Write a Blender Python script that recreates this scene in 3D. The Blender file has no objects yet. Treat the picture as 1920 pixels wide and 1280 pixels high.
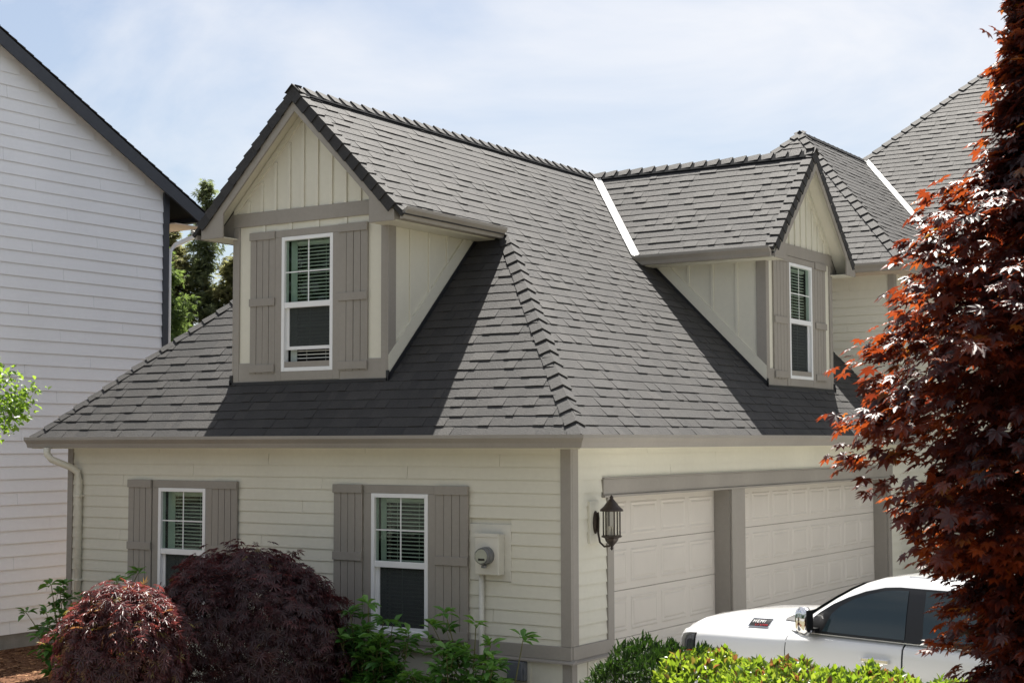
import bpy, math, random
import numpy as np
from mathutils import Vector, Matrix

rnd = random.Random(11)
SC = bpy.context.scene
COL = SC.collection
R = math.radians

# ------------------------------------------------------------------ camera
CAM = Vector((8.921, -15.003, 2.286))
YAW, PIT, ROL, FPX = 0.57444, 0.066087, -0.0027149, 2819.57
_f = Vector((-math.sin(YAW) * math.cos(PIT), math.cos(YAW) * math.cos(PIT), math.sin(PIT)))
_r0 = Vector((math.cos(YAW), math.sin(YAW), 0))
_u0 = _r0.cross(_f)
_r = math.cos(ROL) * _r0 + math.sin(ROL) * _u0
_u = -math.sin(ROL) * _r0 + math.cos(ROL) * _u0
cam_d = bpy.data.cameras.new('camera')
cam = bpy.data.objects.new('camera', cam_d)
COL.objects.link(cam)
cam.matrix_world = Matrix(((_r.x, _u.x, -_f.x, CAM.x), (_r.y, _u.y, -_f.y, CAM.y), (_r.z, _u.z, -_f.z, CAM.z), (0, 0, 0, 1)))
cam_d.sensor_width = 36
cam_d.lens = FPX / 1920 * 36
cam_d.clip_end = 2000
cam_d.dof.use_dof = True
cam_d.dof.focus_distance = 18.5
cam_d.dof.aperture_fstop = 8.0
SC.camera = cam

# ------------------------------------------------------------------ world, sun, exposure
SUN_DIR = Vector((-0.25, 0.52, 1.0)).normalized()      # towards the sun
SUN_EL = math.asin(SUN_DIR.z)
SUN_ROT = math.atan2(SUN_DIR.x, SUN_DIR.y)
W = bpy.data.worlds.new('World')
SC.world = W
W.use_nodes = True
nt = W.node_tree
nt.nodes.clear()
N = nt.nodes.new
sky = N('ShaderNodeTexSky'); sky.sky_type = 'NISHITA'; sky.sun_disc = False
sky.sun_elevation = SUN_EL; sky.sun_rotation = SUN_ROT; sky.air_density = 1.0; sky.dust_density = 1.2; sky.ozone_density = 1.5
tc = N('ShaderNodeTexCoord')
mp = N('ShaderNodeMapping'); mp.inputs['Scale'].default_value = (1.0, 2.2, 3.4); mp.inputs['Rotation'].default_value = (0.2, 0.35, 0.6); mp.inputs['Location'].default_value = (-2.7, -1.4, 1.6)
nz = N('ShaderNodeTexNoise'); nz.inputs['Scale'].default_value = 2.1; nz.inputs['Detail'].default_value = 7; nz.inputs['Roughness'].default_value = 0.55
nz.inputs['Distortion'].default_value = 0.6
cr = N('ShaderNodeValToRGB'); cr.color_ramp.elements[0].position = 0.36; cr.color_ramp.elements[0].color = (.18, .18, .18, 1)
cr.color_ramp.elements[1].position = 0.66; cr.color_ramp.elements[1].color = (.84, .84, .84, 1)
mx = N('ShaderNodeMix'); mx.data_type = 'RGBA'
mx.inputs[7].default_value = (8.8, 8.75, 8.85, 1)       # thin bright cloud
bg = N('ShaderNodeBackground'); bg.inputs['Strength'].default_value = 0.05
out = N('ShaderNodeOutputWorld')
L = nt.links.new
L(tc.outputs['Generated'], mp.inputs['Vector']); L(mp.outputs[0], nz.inputs['Vector']); L(nz.outputs['Fac'], cr.inputs[0])
L(cr.outputs[0], mx.inputs[0]); L(sky.outputs[0], mx.inputs[6]); L(mx.outputs[2], bg.inputs[0]); L(bg.outputs[0], out.inputs[0])

sun_d = bpy.data.lights.new('sun', 'SUN'); sun_d.energy = 5.0; sun_d.angle = R(0.53); sun_d.color = (1, .95, .87)
sun = bpy.data.objects.new('sun', sun_d); COL.objects.link(sun)
sun.rotation_euler = SUN_DIR.to_track_quat('Z', 'Y').to_euler(); sun.location = (0, 0, 40)
SC.view_settings.view_transform = 'Standard'; SC.view_settings.look = 'None'
SC.view_settings.exposure = 1.22; SC.view_settings.gamma = 1.0
SC.view_settings.use_curve_mapping = False
SC.render.engine = 'CYCLES'
SC.cycles.max_bounces = 8; SC.cycles.transparent_max_bounces = 12

# ------------------------------------------------------------------ materials
def mat(name, col, rough=.6, spec=.5, metal=0., noise=None, bump=None, tone=None, coat=0., transl=None, noise2=None):
    """noise=(scale, amount): value mottling; bump=(scale, strength, dist); tone=[(pos, colour)...]: ramp over the mesh attribute 'tone';
    transl=(colour or ramp, factor): light through thin leaves"""
    m = bpy.data.materials.new(name); m.use_nodes = True
    t = m.node_tree; n = t.nodes; l = t.links.new
    b = n['Principled BSDF']; o = n['Material Output']
    b.inputs['Roughness'].default_value = rough; b.inputs['Specular IOR Level'].default_value = spec; b.inputs['Metallic'].default_value = metal
    b.inputs['Coat Weight'].default_value = coat; b.inputs['Coat Roughness'].default_value = .04
    b.inputs['Base Color'].default_value = (*col, 1)
    co = n.new('ShaderNodeTexCoord')
    src = None
    if tone:
        at = n.new('ShaderNodeAttribute'); at.attribute_name = 'tone'
        rp = n.new('ShaderNodeValToRGB')
        e = rp.color_ramp.elements
        while len(e) < len(tone): e.new(.5)
        for i, (p, c) in enumerate(tone): e[i].position = p; e[i].color = (*c, 1)
        l(at.outputs['Fac'], rp.inputs[0]); src = rp.outputs[0]
    if noise:
        nn = n.new('ShaderNodeTexNoise'); nn.inputs['Scale'].default_value = noise[0]; nn.inputs['Detail'].default_value = 6; nn.inputs['Roughness'].default_value = .65
        l(co.outputs['Object'], nn.inputs['Vector'])
        mr = n.new('ShaderNodeMapRange'); mr.inputs[1].default_value = .25; mr.inputs[2].default_value = .75
        mr.inputs[3].default_value = 1 - noise[1]; mr.inputs[4].default_value = 1 + noise[1]
        l(nn.outputs['Fac'], mr.inputs[0])
        mm = n.new('ShaderNodeMix'); mm.data_type = 'RGBA'; mm.blend_type = 'MULTIPLY'; mm.inputs[0].default_value = 1
        if src: l(src, mm.inputs[6])
        else: mm.inputs[6].default_value = (*col, 1)
        cb = n.new('ShaderNodeCombineColor')
        for k in range(3): l(mr.outputs[0], cb.inputs[k])
        l(cb.outputs[0], mm.inputs[7]); src = mm.outputs[2]
    if noise2:
        mp2 = n.new('ShaderNodeMapping'); mp2.inputs['Scale'].default_value = noise2[2]; l(co.outputs['Object'], mp2.inputs['Vector'])
        n2 = n.new('ShaderNodeTexNoise'); n2.inputs['Scale'].default_value = noise2[0]; n2.inputs['Detail'].default_value = 5; l(mp2.outputs[0], n2.inputs['Vector'])
        m2 = n.new('ShaderNodeMapRange'); m2.inputs[1].default_value = .3; m2.inputs[2].default_value = .7; m2.inputs[3].default_value = 1 - noise2[1]; m2.inputs[4].default_value = 1 + noise2[1]
        l(n2.outputs['Fac'], m2.inputs[0]); c2 = n.new('ShaderNodeCombineColor')
        for k in range(3): l(m2.outputs[0], c2.inputs[k])
        x2 = n.new('ShaderNodeMix'); x2.data_type = 'RGBA'; x2.blend_type = 'MULTIPLY'; x2.inputs[0].default_value = 1
        l(src, x2.inputs[6]); l(c2.outputs[0], x2.inputs[7]); src = x2.outputs[2]
    if src: l(src, b.inputs['Base Color'])
    if bump:
        bn = n.new('ShaderNodeTexNoise'); bn.inputs['Scale'].default_value = bump[0]; bn.inputs['Detail'].default_value = 4
        l(co.outputs['Object'], bn.inputs['Vector'])
        bp = n.new('ShaderNodeBump'); bp.inputs['Strength'].default_value = bump[1]; bp.inputs['Distance'].default_value = bump[2]
        l(bn.outputs['Fac'], bp.inputs['Height']); l(bp.outputs[0], b.inputs['Normal'])
    if transl:
        tr = n.new('ShaderNodeBsdfTranslucent'); ms = n.new('ShaderNodeMixShader'); ms.inputs[0].default_value = transl[1]
        if isinstance(transl[0], list):
            at2 = n.new('ShaderNodeAttribute'); at2.attribute_name = 'tone'
            r2 = n.new('ShaderNodeValToRGB'); e = r2.color_ramp.elements
            while len(e) < len(transl[0]): e.new(.5)
            for i, (p, c) in enumerate(transl[0]): e[i].position = p; e[i].color = (*c, 1)
            l(at2.outputs['Fac'], r2.inputs[0]); l(r2.outputs[0], tr.inputs[0])
        else: tr.inputs[0].default_value = (*transl[0], 1)
        l(b.outputs[0], ms.inputs[1]); l(tr.outputs[0], ms.inputs[2]); l(ms.outputs[0], o.inputs[0])
    return m

def glass(name, tint, refl=1.5, mesh=0.):
    m = bpy.data.materials.new(name); m.use_nodes = True
    t = m.node_tree; n = t.nodes; l = t.links.new; n.remove(n['Principled BSDF'])
    g = n.new('ShaderNodeBsdfGlossy'); g.inputs['Roughness'].default_value = .015
    tr = n.new('ShaderNodeBsdfTransparent'); tr.inputs[0].default_value = (*tint, 1)
    fr = n.new('ShaderNodeFresnel'); fr.inputs['IOR'].default_value = refl
    co = n.new('ShaderNodeTexCoord'); no = n.new('ShaderNodeTexNoise'); no.inputs['Scale'].default_value = 3.0
    bp = n.new('ShaderNodeBump'); bp.inputs['Strength'].default_value = .05; bp.inputs['Distance'].default_value = .02
    l(co.outputs['Object'], no.inputs['Vector']); l(no.outputs['Fac'], bp.inputs['Height']); l(bp.outputs[0], g.inputs['Normal'])
    ge = n.new('ShaderNodeNewGeometry'); sb = n.new('ShaderNodeMath'); sb.operation = 'SUBTRACT'; sb.inputs[0].default_value = 1; l(ge.outputs['Backfacing'], sb.inputs[1])
    ml = n.new('ShaderNodeMath'); ml.operation = 'MULTIPLY'; l(fr.outputs[0], ml.inputs[0]); l(sb.outputs[0], ml.inputs[1])
    ms = n.new('ShaderNodeMixShader'); l(ml.outputs[0], ms.inputs[0]); l(tr.outputs[0], ms.inputs[1]); l(g.outputs[0], ms.inputs[2])
    last = ms.outputs[0]
    if mesh:      # insect screen in front of the pane
        df = n.new('ShaderNodeBsdfDiffuse'); df.inputs[0].default_value = (.085, .095, .095, 1)
        m3 = n.new('ShaderNodeMixShader'); m3.inputs[0].default_value = mesh; l(last, m3.inputs[1]); l(df.outputs[0], m3.inputs[2]); last = m3.outputs[0]
    l(last, n['Material Output'].inputs[0])
    return m

M = {}
M['cream'] = mat('cream_paint', (.63, .61, .52), .55, .4, noise=(14, .03), noise2=(.7, .06, (1, 1, .25)), bump=(90, .12, .004))
M['taupe'] = mat('taupe_paint', (.285, .263, .234), .55, .4, noise=(18, .05), noise2=(1.3, .08, (1, 1, .3)), bump=(90, .12, .004))
M['white'] = mat('white_vinyl', (.78, .79, .80), .35, .5, noise=(3, .03))
M['pale'] = mat('pale_grey_siding', (.80, .81, .84), .6, .35, noise=(12, .025), noise2=(.5, .05, (1, 1, .5)), bump=(60, .15, .004))
M['door'] = mat('garage_door_paint', (.60, .56, .505), .45, .45, noise=(1.1, .05), bump=(300, .08, .002))
M['shingle'] = mat('asphalt_shingle', (.06, .056, .054), .76, .66, noise=(42, .6), noise2=(.9, .22, (1, 1, .35)), bump=(70, .8, .008),
                   tone=[(0, (.011, .0105, .011)), (.5, (.018, .0168, .0165)), (1, (.028, .0255, .024))])
M['underlay'] = mat('roof_underlay', (.03, .03, .03), .8, .3)
M['flash'] = mat('valley_metal', (.66, .66, .64), .5, .5, metal=.3, noise=(7, .22), bump=(9, .2, .01))
M['black'] = mat('black_metal', (.012, .013, .016), .5, .5)
M['vent'] = mat('ridge_vent_fabric', (.010, .011, .013), .95, .08)
M['darktrim'] = mat('dark_slate_trim', (.035, .040, .052), .5, .5, noise=(6, .15))
M['soffit'] = mat('wood_soffit', (.52, .42, .33), .6, .4, noise=(5, .1))
M['concrete'] = mat('concrete', (.24, .235, .225), .8, .3, noise=(6, .15), bump=(40, .3, .01))
M['asphalt'] = mat('driveway_concrete', (.42, .41, .385), .85, .3, noise=(3, .18), bump=(80, .3, .006))
M['earth'] = mat('garden_earth', (.20, .18, .12), .95, .2, noise=(2.2, .45), bump=(14, .6, .05))
M['mulch'] = mat('bark_mulch', (.13, .06, .03), .95, .2, noise=(26, .6), bump=(50, .8, .03))
M['chip'] = mat('bark_chip', (.2, .1, .05), .9, .2, tone=[(0, (.09, .04, .02)), (.5, (.2, .1, .05)), (1, (.36, .21, .11))])
M['glass'] = glass('window_glass', (.80, .86, .82), 1.6)
M['screen'] = glass('screened_glass', (.62, .66, .63), 1.45, .5)
M['room'] = mat('dark_room', (.02, .021, .022), .9, .2)
M['blind'] = mat('white_blind', (.58, .59, .56), .5, .4)
M['curtain'] = mat('pale_curtain', (.5, .55, .52), .8, .2)
M['bronze'] = mat('dark_bronze', (.045, .034, .028), .42, .5, metal=.5, noise=(30, .3))
M['lampglass'] = glass('clear_lamp_glass', (.93, .94, .92), 1.25)
M['candle'] = mat('candle_sleeve', (.55, .5, .42), .5, .4)
M['meterbox'] = mat('meter_box_paint', (.58, .565, .50), .45, .5, noise=(8, .05))
M['greymetal'] = mat('grey_metal', (.16, .165, .17), .4, .5, metal=.4)
M['greyplastic'] = mat('grey_plastic', (.12, .13, .15), .45, .5, noise=(10, .1))
M['dial'] = mat('meter_dial', (.5, .5, .45), .3, .6)
M['carpaint'] = mat('white_car_paint', (.80, .81, .82), .3, .5, coat=1.0)
M['carglass'] = mat('tinted_car_glass', (.028, .045, .054), .03, .5)
M['carblack'] = mat('black_rubber', (.010, .010, .012), .35, .5)
M['chrome'] = mat('chrome', (.78, .78, .78), .08, .5, metal=1.)
M['tyre'] = mat('tyre_rubber', (.018, .018, .018), .85, .3)
M['lens'] = mat('headlight_lens', (.05, .055, .06), .08, .8, coat=1.0)
M['amber'] = mat('amber_marker', (.55, .08, .01), .2, .6)
M['redprint'] = mat('red_lettering', (.5, .02, .03), .4, .5)
M['bark'] = mat('tree_bark', (.09, .07, .055), .9, .2, noise=(12, .4), bump=(30, .7, .02))
M['darkbark'] = mat('conifer_bark', (.030, .026, .024), .9, .2, noise=(12, .4))
M['twig'] = mat('reddish_twig', (.07, .03, .025), .8, .3, noise=(15, .3))
M['stem'] = mat('green_stem', (.12, .12, .05), .7, .3, noise=(15, .3))
M['maple'] = mat('red_maple_leaf', (.05, .01, .012), .46, .7,
                 tone=[(0, (.008, .005, .007)), (.5, (.016, .007, .009)), (.85, (.040, .012, .011)), (1, (.11, .04, .012))],
                 transl=([(0, (.18, .025, .012)), (.5, (.46, .075, .015)), (.85, (.66, .15, .02)), (1, (.80, .34, .03))], .36))
M['lace'] = mat('laceleaf_maple_leaf', (.05, .012, .018), .42, .7,
                tone=[(0, (.028, .011, .015)), (.5, (.056, .020, .024)), (.9, (.14, .05, .052)), (1, (.20, .15, .05))],
                transl=([(0, (.14, .03, .035)), (.6, (.28, .07, .07)), (.9, (.55, .12, .09)), (1, (.5, .42, .06))], .28))
M['laurel'] = mat('glossy_green_leaf', (.04, .09, .02), .35, .5,
                  tone=[(0, (.035, .10, .025)), (.5, (.075, .20, .04)), (1, (.15, .30, .06))],
                  transl=([(0, (.08, .22, .03)), (1, (.22, .45, .05))], .3))
M['hedge'] = mat('bright_hedge_leaf', (.10, .16, .02), .35, .5,
                 tone=[(0, (.09, .04, .02)), (.16, (.03, .065, .012)), (.6, (.06, .115, .016)), (1, (.10, .16, .025))],
                 transl=([(0, (.36, .15, .05)), (.16, (.22, .36, .03)), (.6, (.36, .52, .03)), (1, (.55, .66, .07))], .42))
M['streetleaf'] = mat('street_tree_leaf', (.03, .07, .02), .6, .3, tone=[(0, (.012, .03, .008)), (1, (.05, .10, .025))])
M['hedge_shade'] = mat('shade_dark_hedge_leaf', (.03, .06, .015), .6, .3,
                   tone=[(0, (.008, .024, .006)), (1, (.024, .055, .012))], transl=([(0, (.03, .09, .01)), (1, (.09, .18, .02))], .2))  # hedge leaf in shade: the shade is put into the darker colour
M['lime'] = mat('lime_green_leaf', (.09, .16, .025), .4, .5,
                tone=[(0, (.05, .11, .02)), (1, (.10, .18, .03))], transl=([(0, (.30, .50, .04)), (1, (.50, .70, .08))], .45))
M['needle_dark'] = mat('dark_fir_needles', (.03, .045, .025), .7, .3,
                       tone=[(0, (.03, .04, .025)), (1, (.09, .105, .06))], transl=((.30, .36, .16), .45))
M['needle_brown'] = mat('olive_fir_needles', (.05, .05, .03), .7, .3,
                        tone=[(0, (.035, .04, .022)), (1, (.12, .115, .06))], transl=((.42, .42, .18), .45))
M['needle_bright'] = mat('bright_cedar_needles', (.06, .11, .03), .65, .3,
                         tone=[(0, (.022, .05, .02)), (1, (.065, .10, .032))], transl=((.26, .37, .09), .38))

# ------------------------------------------------------------------ mesh helpers
class MB:
    def __init__(s): s.v = []; s.f = []; s.t = []
    def add(s, vs, fs, tone=.5):
        o = len(s.v); s.v += [tuple(p) for p in vs]; s.f += [[o + i for i in f] for f in fs]; s.t += [tone] * len(fs)
        return s
    def box(s, x0, x1, y0, y1, z0, z1, T=None, tone=.5):
        vs = [Vector(p) for p in ((x0, y0, z0), (x1, y0, z0), (x1, y1, z0), (x0, y1, z0), (x0, y0, z1), (x1, y0, z1), (x1, y1, z1), (x0, y1, z1))]
        if T is not None: vs = [T @ p for p in vs]
        return s.add(vs, [(0, 3, 2, 1), (4, 5, 6, 7), (0, 1, 5, 4), (1, 2, 6, 5), (2, 3, 7, 6), (3, 0, 4, 7)], tone)
    def prism(s, poly, vec, tone=.5):
        n = len(poly); a = [Vector(p) for p in poly]; b = [p + Vector(vec) for p in a]
        return s.add(a + b, [tuple(range(n))[::-1], tuple(range(n, 2 * n))] + [(i, (i + 1) % n, n + (i + 1) % n, n + i) for i in range(n)], tone)
    def tube(s, pts, rads, k=8, tone=.5):
        pts = [Vector(p) for p in pts]
        if not isinstance(rads, (list, tuple)): rads = [rads] * len(pts)
        rings = []
        for i, p in enumerate(pts):
            d = (pts[min(i + 1, len(pts) - 1)] - pts[max(i - 1, 0)]).normalized()
            a = d.cross(Vector((0, 0, 1)) if abs(d.z) < .9 else Vector((1, 0, 0))).normalized(); b = d.cross(a)
            rings.append([p + rads[i] * (math.cos(2 * math.pi * j / k) * a + math.sin(2 * math.pi * j / k) * b) for j in range(k)])
        vs = [p for r in rings for p in r]; fs = []
        for i in range(len(pts) - 1):
            for j in range(k): fs.append((i * k + j, i * k + (j + 1) % k, (i + 1) * k + (j + 1) % k, (i + 1) * k + j))
        fs.append(tuple(range(k))[::-1]); fs.append(tuple(range((len(pts) - 1) * k, len(pts) * k)))
        return s.add(vs, fs, tone)
    def lathe(s, prof, c, k=16, T=None, tone=.5):
        vs = []; fs = []
        for (r, z) in prof:
            for j in range(k):
                a = 2 * math.pi * j / k; p = Vector((r * math.cos(a), r * math.sin(a), z))
                if T is not None: p = T @ p
                vs.append(p + Vector(c))
        for i in range(len(prof) - 1):
            for j in range(k): fs.append((i * k + j, i * k + (j + 1) % k, (i + 1) * k + (j + 1) % k, (i + 1) * k + j))
        fs.append(tuple(range(k))[::-1]); fs.append(tuple(range((len(prof) - 1) * k, len(prof) * k)))
        return s.add(vs, fs, tone)

def link(o, parent=None):
    COL.objects.link(o)
    if parent is not None:
        o.parent = parent
        o.matrix_parent_inverse = Matrix.Translation(-Vector(parent.get('_loc', (0, 0, 0))))
    return o

def obj(name, mb, m, parent=None, smooth=False, kind=None, bevel=0.):
    me = bpy.data.meshes.new(name); me.from_pydata(mb.v, [], mb.f); me.update()
    a = me.attributes.new('tone', 'FLOAT', 'FACE'); a.data.foreach_set('value', mb.t)
    me.materials.append(m)
    if smooth: me.polygons.foreach_set('use_smooth', [True] * len(me.polygons))
    o = bpy.data.objects.new(name, me); link(o, parent)
    if kind: o['kind'] = kind
    if bevel:
        b = o.modifiers.new('bevel', 'BEVEL'); b.width = bevel; b.segments = 2; b.limit_method = 'ANGLE'
    return o

def thing(name, label, cat, loc=(0, 0, 0), group=None):
    o = bpy.data.objects.new(name, None); COL.objects.link(o); o.location = loc; o['_loc'] = list(loc)
    o.empty_display_size = .3; o['label'] = label; o['category'] = cat
    if group: o['group'] = group
    return o

def boxo(name, m, parent, *a, T=None, bevel=0.): return obj(name, MB().box(*a, T=T), m, parent, bevel=bevel)

def frame(O, U, Nn):
    """local x along U, local y along outward Nn, local z up"""
    U = Vector(U); Nn = Vector(Nn); Z = Vector((0, 0, 1))
    return Matrix(((U.x, Nn.x, Z.x, O[0]), (U.y, Nn.y, Z.y, O[1]), (U.z, Nn.z, Z.z, O[2]), (0, 0, 0, 1)))

def project(p):
    v = Vector(p) - CAM; z = v.dot(_f)
    return (960 + FPX * v.dot(_r) / z, 640 - FPX * v.dot(_u) / z, z)

# ------------------------------------------------------------------ ground
def gz(x, y):
    u = x * .511 - y * .86
    t = min(max((u - 5.5) / 10.5, 0), 1); t = t * t * (3 - 2 * t)
    return -1.02 + 1.72 * t
def sheet(xs, ys, dz=0.):
    mb = MB(); vs = [(x, y, gz(x, y) + dz) for y in ys for x in xs]; n = len(xs)
    fs = [(j * n + i, j * n + i + 1, (j + 1) * n + i + 1, (j + 1) * n + i) for j in range(len(ys) - 1) for i in range(n - 1)]
    return mb.add(vs, fs)
far = [-600, -250, -120, -70]
o = obj('ground', sheet(far + list(range(-45, 46, 1)) + [70, 120, 250, 600], far + list(range(-45, 46, 1)) + [70, 120, 250, 600]), M['earth'], kind='structure', smooth=True)
o = obj('mulch_bed', sheet(np.linspace(-14, .55, 60), np.linspace(-4.2, 9, 50), .02), M['mulch'], kind='structure', smooth=True)
dv = MB()
for (x0, z0, x1, z1) in ((-.3, -.80, 1.2, -.86), (1.2, -.86, 3.4, -.985), (3.4, -.985, 12, -.985)):
    for y0, y1 in ((-2.5, 2), (2, 6), (6, 11.6)):
        dv.add([(x0, y0, z0), (x1, y0, z1), (x1, y1, z1), (x0, y1, z0), (x0, y0, z0 - .3), (x1, y0, z1 - .3)], [(0, 1, 2, 3), (0, 4, 5, 1)])
obj('driveway', dv, M['asphalt'], kind='structure')
obj('street', sheet(np.linspace(-40, 45, 60), np.linspace(-34, -9, 20), .03), M['concrete'], kind='structure', smooth=True)
ch = MB()
for i in range(5200):
    x = rnd.uniform(-10.9, -6.2); y = rnd.uniform(-2.6, 3.5)
    T = Matrix.Translation((x, y, gz(x, y) + .03)) @ Matrix.Rotation(rnd.uniform(0, 6.3), 4, 'Z') @ Matrix.Rotation(rnd.uniform(-.5, .5), 4, 'X')
    l_, w_ = rnd.uniform(.015, .05), rnd.uniform(.006, .016)
    ch.add([T @ Vector(p) for p in ((-l_, -w_, 0), (l_, -w_, .004), (l_, w_, 0), (-l_, w_, .006))], [(0, 1, 2, 3)], rnd.random())
obj('bark_chips', ch, M['chip'], kind='stuff')

# ------------------------------------------------------------------ the house
E_ = .36; K = 2.70; ZE = K - E_                 # eave overhang, roof plane constant (45 degree pitch), eave height
XL = -8.49; XR = -4.30; YB = 11.65              # left wall end, ridge x, where the garage wing meets the main block
S2 = math.sqrt(.5)
house = thing('house', 'cream sided house with grey shingle roof, two gable dormers and a double garage', 'house', (-4.2, 5.8, -1.0))

SH = []          # (verts, faces, tone, projected size, roof)
def clip(poly, a, b, c):
    out_ = []
    for i in range(len(poly)):
        p, q = poly[i], poly[(i + 1) % len(poly)]
        dp = a * p[0] + b * p[1] - c; dq = a * q[0] + b * q[1] - c
        if dp <= 0: out_.append(p)
        if (dp < 0 < dq) or (dq < 0 < dp):
            t = dp / (dp - dq); out_.append((p[0] + t * (q[0] - p[0]), p[1] + t * (q[1] - p[1])))
    return out_
def shingle_face(O, U, V, Nn, u0, u1, v0, v1, planes, expo=.168, skip=None, seed=1, shift=0.):
    O, U, V, Nn = Vector(O), Vector(U), Vector(V), Vector(Nn)
    r = random.Random(seed)
    i0 = int(v0 / expo) - 1
    for i in range(max(i0, 0), int(v1 / expo) + 1):
        a = i * expo; b = a + expo * 1.18
        u = u0 - r.uniform(0, .4); rowj = r.uniform(-.003, .003)
        while u < u1:
            w = r.choice((.12, .15, .18, .22, .28)) * r.uniform(.9, 1.1); th = r.choice((.003, .003, .004, .004, .010, .011)); tn = min(max(r.gauss(.5, .24), 0), 1)
            aj = a + rowj + r.uniform(-.003, .003)
            p = [(u + .0008, aj), (u + w - .0008, aj), (u + w - .0008, b), (u + .0008, b)]
            for pl in planes:
                p = clip(p, *pl)
                if len(p) < 3: break
            u += w
            if len(p) < 3: continue
            ar = abs(sum(p[k][0] * p[(k + 1) % len(p)][1] - p[(k + 1) % len(p)][0] * p[k][1] for k in range(len(p)))) / 2
            if ar < 8e-4: continue
            h = lambda v: .003 + (th + .005) * max(0., 1 - (v - a) / (1.18 * expo))
            c = O + U * (sum(q[0] for q in p) / len(p)) + V * (sum(q[1] for q in p) / len(p))
            if skip and skip(c): continue
            n = len(p)
            vs = [O + U * q[0] + V * q[1] + Nn * h(q[1]) for q in p] + [O + U * q[0] + V * q[1] - Nn * .002 for q in p]
            if (vs[1] - vs[0]).cross(vs[2] - vs[1]).dot(Nn) > 0: top = tuple(range(n))
            else: top = tuple(range(n))[::-1]
            fs = [top] + [(k, (k + 1) % n, n + (k + 1) % n, n + k) for k in range(n)]
            px = project(c); vis = 0 <= px[0] <= 1560 and 0 <= px[1] <= 1280
            d = (CAM - c)
            SH.append((vs, fs, tn, (ar * max(0, d.normalized().dot(Nn)) / d.length_squared) if vis else 0))

deck = MB()
def roof_poly(pts, Nn, th=.05):
    Nn = Vector(Nn); deck.prism([Vector(p) - Nn * .001 for p in pts], -Nn * th)
A_U, A_V, A_N = (1, 0, 0), (0, S2, S2), (0, -S2, S2)
B_U, B_V, B_N = (0, 1, 0), (-S2, 0, S2), (S2, 0, S2)
XC = 2 * XR - E_                                 # left eave corner x (roof is symmetrical about its ridge)
HB = 5.16                                        # height where the gable roof takes over from the hip skirt
vb = (HB - ZE) / S2
# front skirt
shingle_face((0, -E_, ZE), A_U, A_V, A_N, XC, E_, 0, vb, [(1, S2, E_ - .02), (-1, S2, -XC - .02), (0, 1, vb)], seed=3,
             skip=lambda c: -5.55 < c.x < -3.05 and c.y > .62)
roof_poly([(XC, -E_, ZE), (E_, -E_, ZE), (E_ - (HB - ZE), HB - K, HB), (XC + HB - ZE, HB - K, HB)], A_N)
# garage side, below the gable eave
shingle_face((E_, 0, ZE), B_U, B_V, B_N, -E_, YB, 0, vb, [(-1, S2, E_ - .02), (1, 0, YB), (0, 1, vb)], seed=5,
             skip=lambda c: 6.9 < c.y < 9.4 and c.x < -.62)
roof_poly([(E_, -E_, ZE), (E_, YB, ZE), (E_ - (HB - ZE), YB, HB), (E_ - (HB - ZE), HB - K, HB)], B_N)
# gable roof above it, running forward over the front dormer
ZR = K - XR; vr = (ZR - ZE) / S2; YF = .06; YV = 8.10
shingle_face((E_, 0, ZE), B_U, B_V, B_N, YF, 10, vb, vr, [(-1, 0, -YF), (0, -1, -vb + .02), (0, 1, vr), (1, -S2, YV - (ZR - ZE) - .12)], seed=7)
roof_poly([(K - HB, YF, HB), (K - HB, YV - (ZR - HB), HB), (XR, YV, ZR), (XR, YF, ZR)], B_N)
roof_poly([(XR, YF, ZR), (XR, 12, ZR), (2 * XR - (K - HB), 12, HB), (2 * XR - (K - HB), YF, HB)], (-S2, 0, S2))
roof_poly([(XC, -E_, ZE), (XC + HB - ZE, HB - K, HB), (XC + HB - ZE, 12, HB), (XC, 12, ZE)], (-S2, 0, S2))
# garage dormer: ridge along x at the same height
XF = -.13; HD = ZR - 1.77; vd = (ZR - HD) / S2
shingle_face((0, YV - 1.77, HD), A_U, A_V, A_N, -6, XF, 0, vd, [(1, 0, XF), (0, 1, vd), (-1, -S2, -(K - HD) - .13)], seed=9)
roof_poly([(K - HD, YV - 1.77, HD), (XF, YV - 1.77, HD), (XF, YV, ZR), (XR, YV, ZR)], A_N)
roof_poly([(XF, YV, ZR), (XF, YV + 1.77, HD), (K - HD, YV + 1.77, HD), (XR, YV, ZR)], (0, S2, S2))
# main block: wing with hipped front, then the big front slope behind it
WX, WY, WZ = .35, 11.17, 5.45; WH = 3.27; AX, AY, AZ = WX - WH, WY + WH, WZ + WH; VY = 18.2
vw = WH / S2
shingle_face((0, WY, WZ), A_U, A_V, A_N, WX - 2 * WH, WX, 0, vw, [(1, S2, WX - .02), (-1, S2, -(WX - 2 * WH) - .02)], seed=11)
roof_poly([(WX - 2 * WH, WY, WZ), (WX, WY, WZ), (AX, AY, AZ)], A_N)
shingle_face((WX, 0, WZ), B_U, B_V, B_N, WY, VY, 0, vw, [(-1, S2, -WY - .02), (0, 1, vw), (1, -S2, VY - WH - .12)], seed=13)
roof_poly([(WX, WY, WZ), (WX, VY - WH, WZ), (AX, VY, AZ), (AX, AY, AZ)], B_N)
roof_poly([(AX, AY, AZ), (AX, VY, AZ), (WX - 2 * WH, VY, WZ), (WX - 2 * WH, WY, WZ)], (-S2, 0, S2))
MH = 13.6; vm = (MH - WZ) / S2; MY = VY - WH
shingle_face((0, MY, WZ), A_U, A_V, A_N, AX - .2, 9, 0, vm, [(-1, -S2, -WX - .13), (-1, S2, -(AX - WH) - .02), (0, 1, vm)], seed=15)
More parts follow.
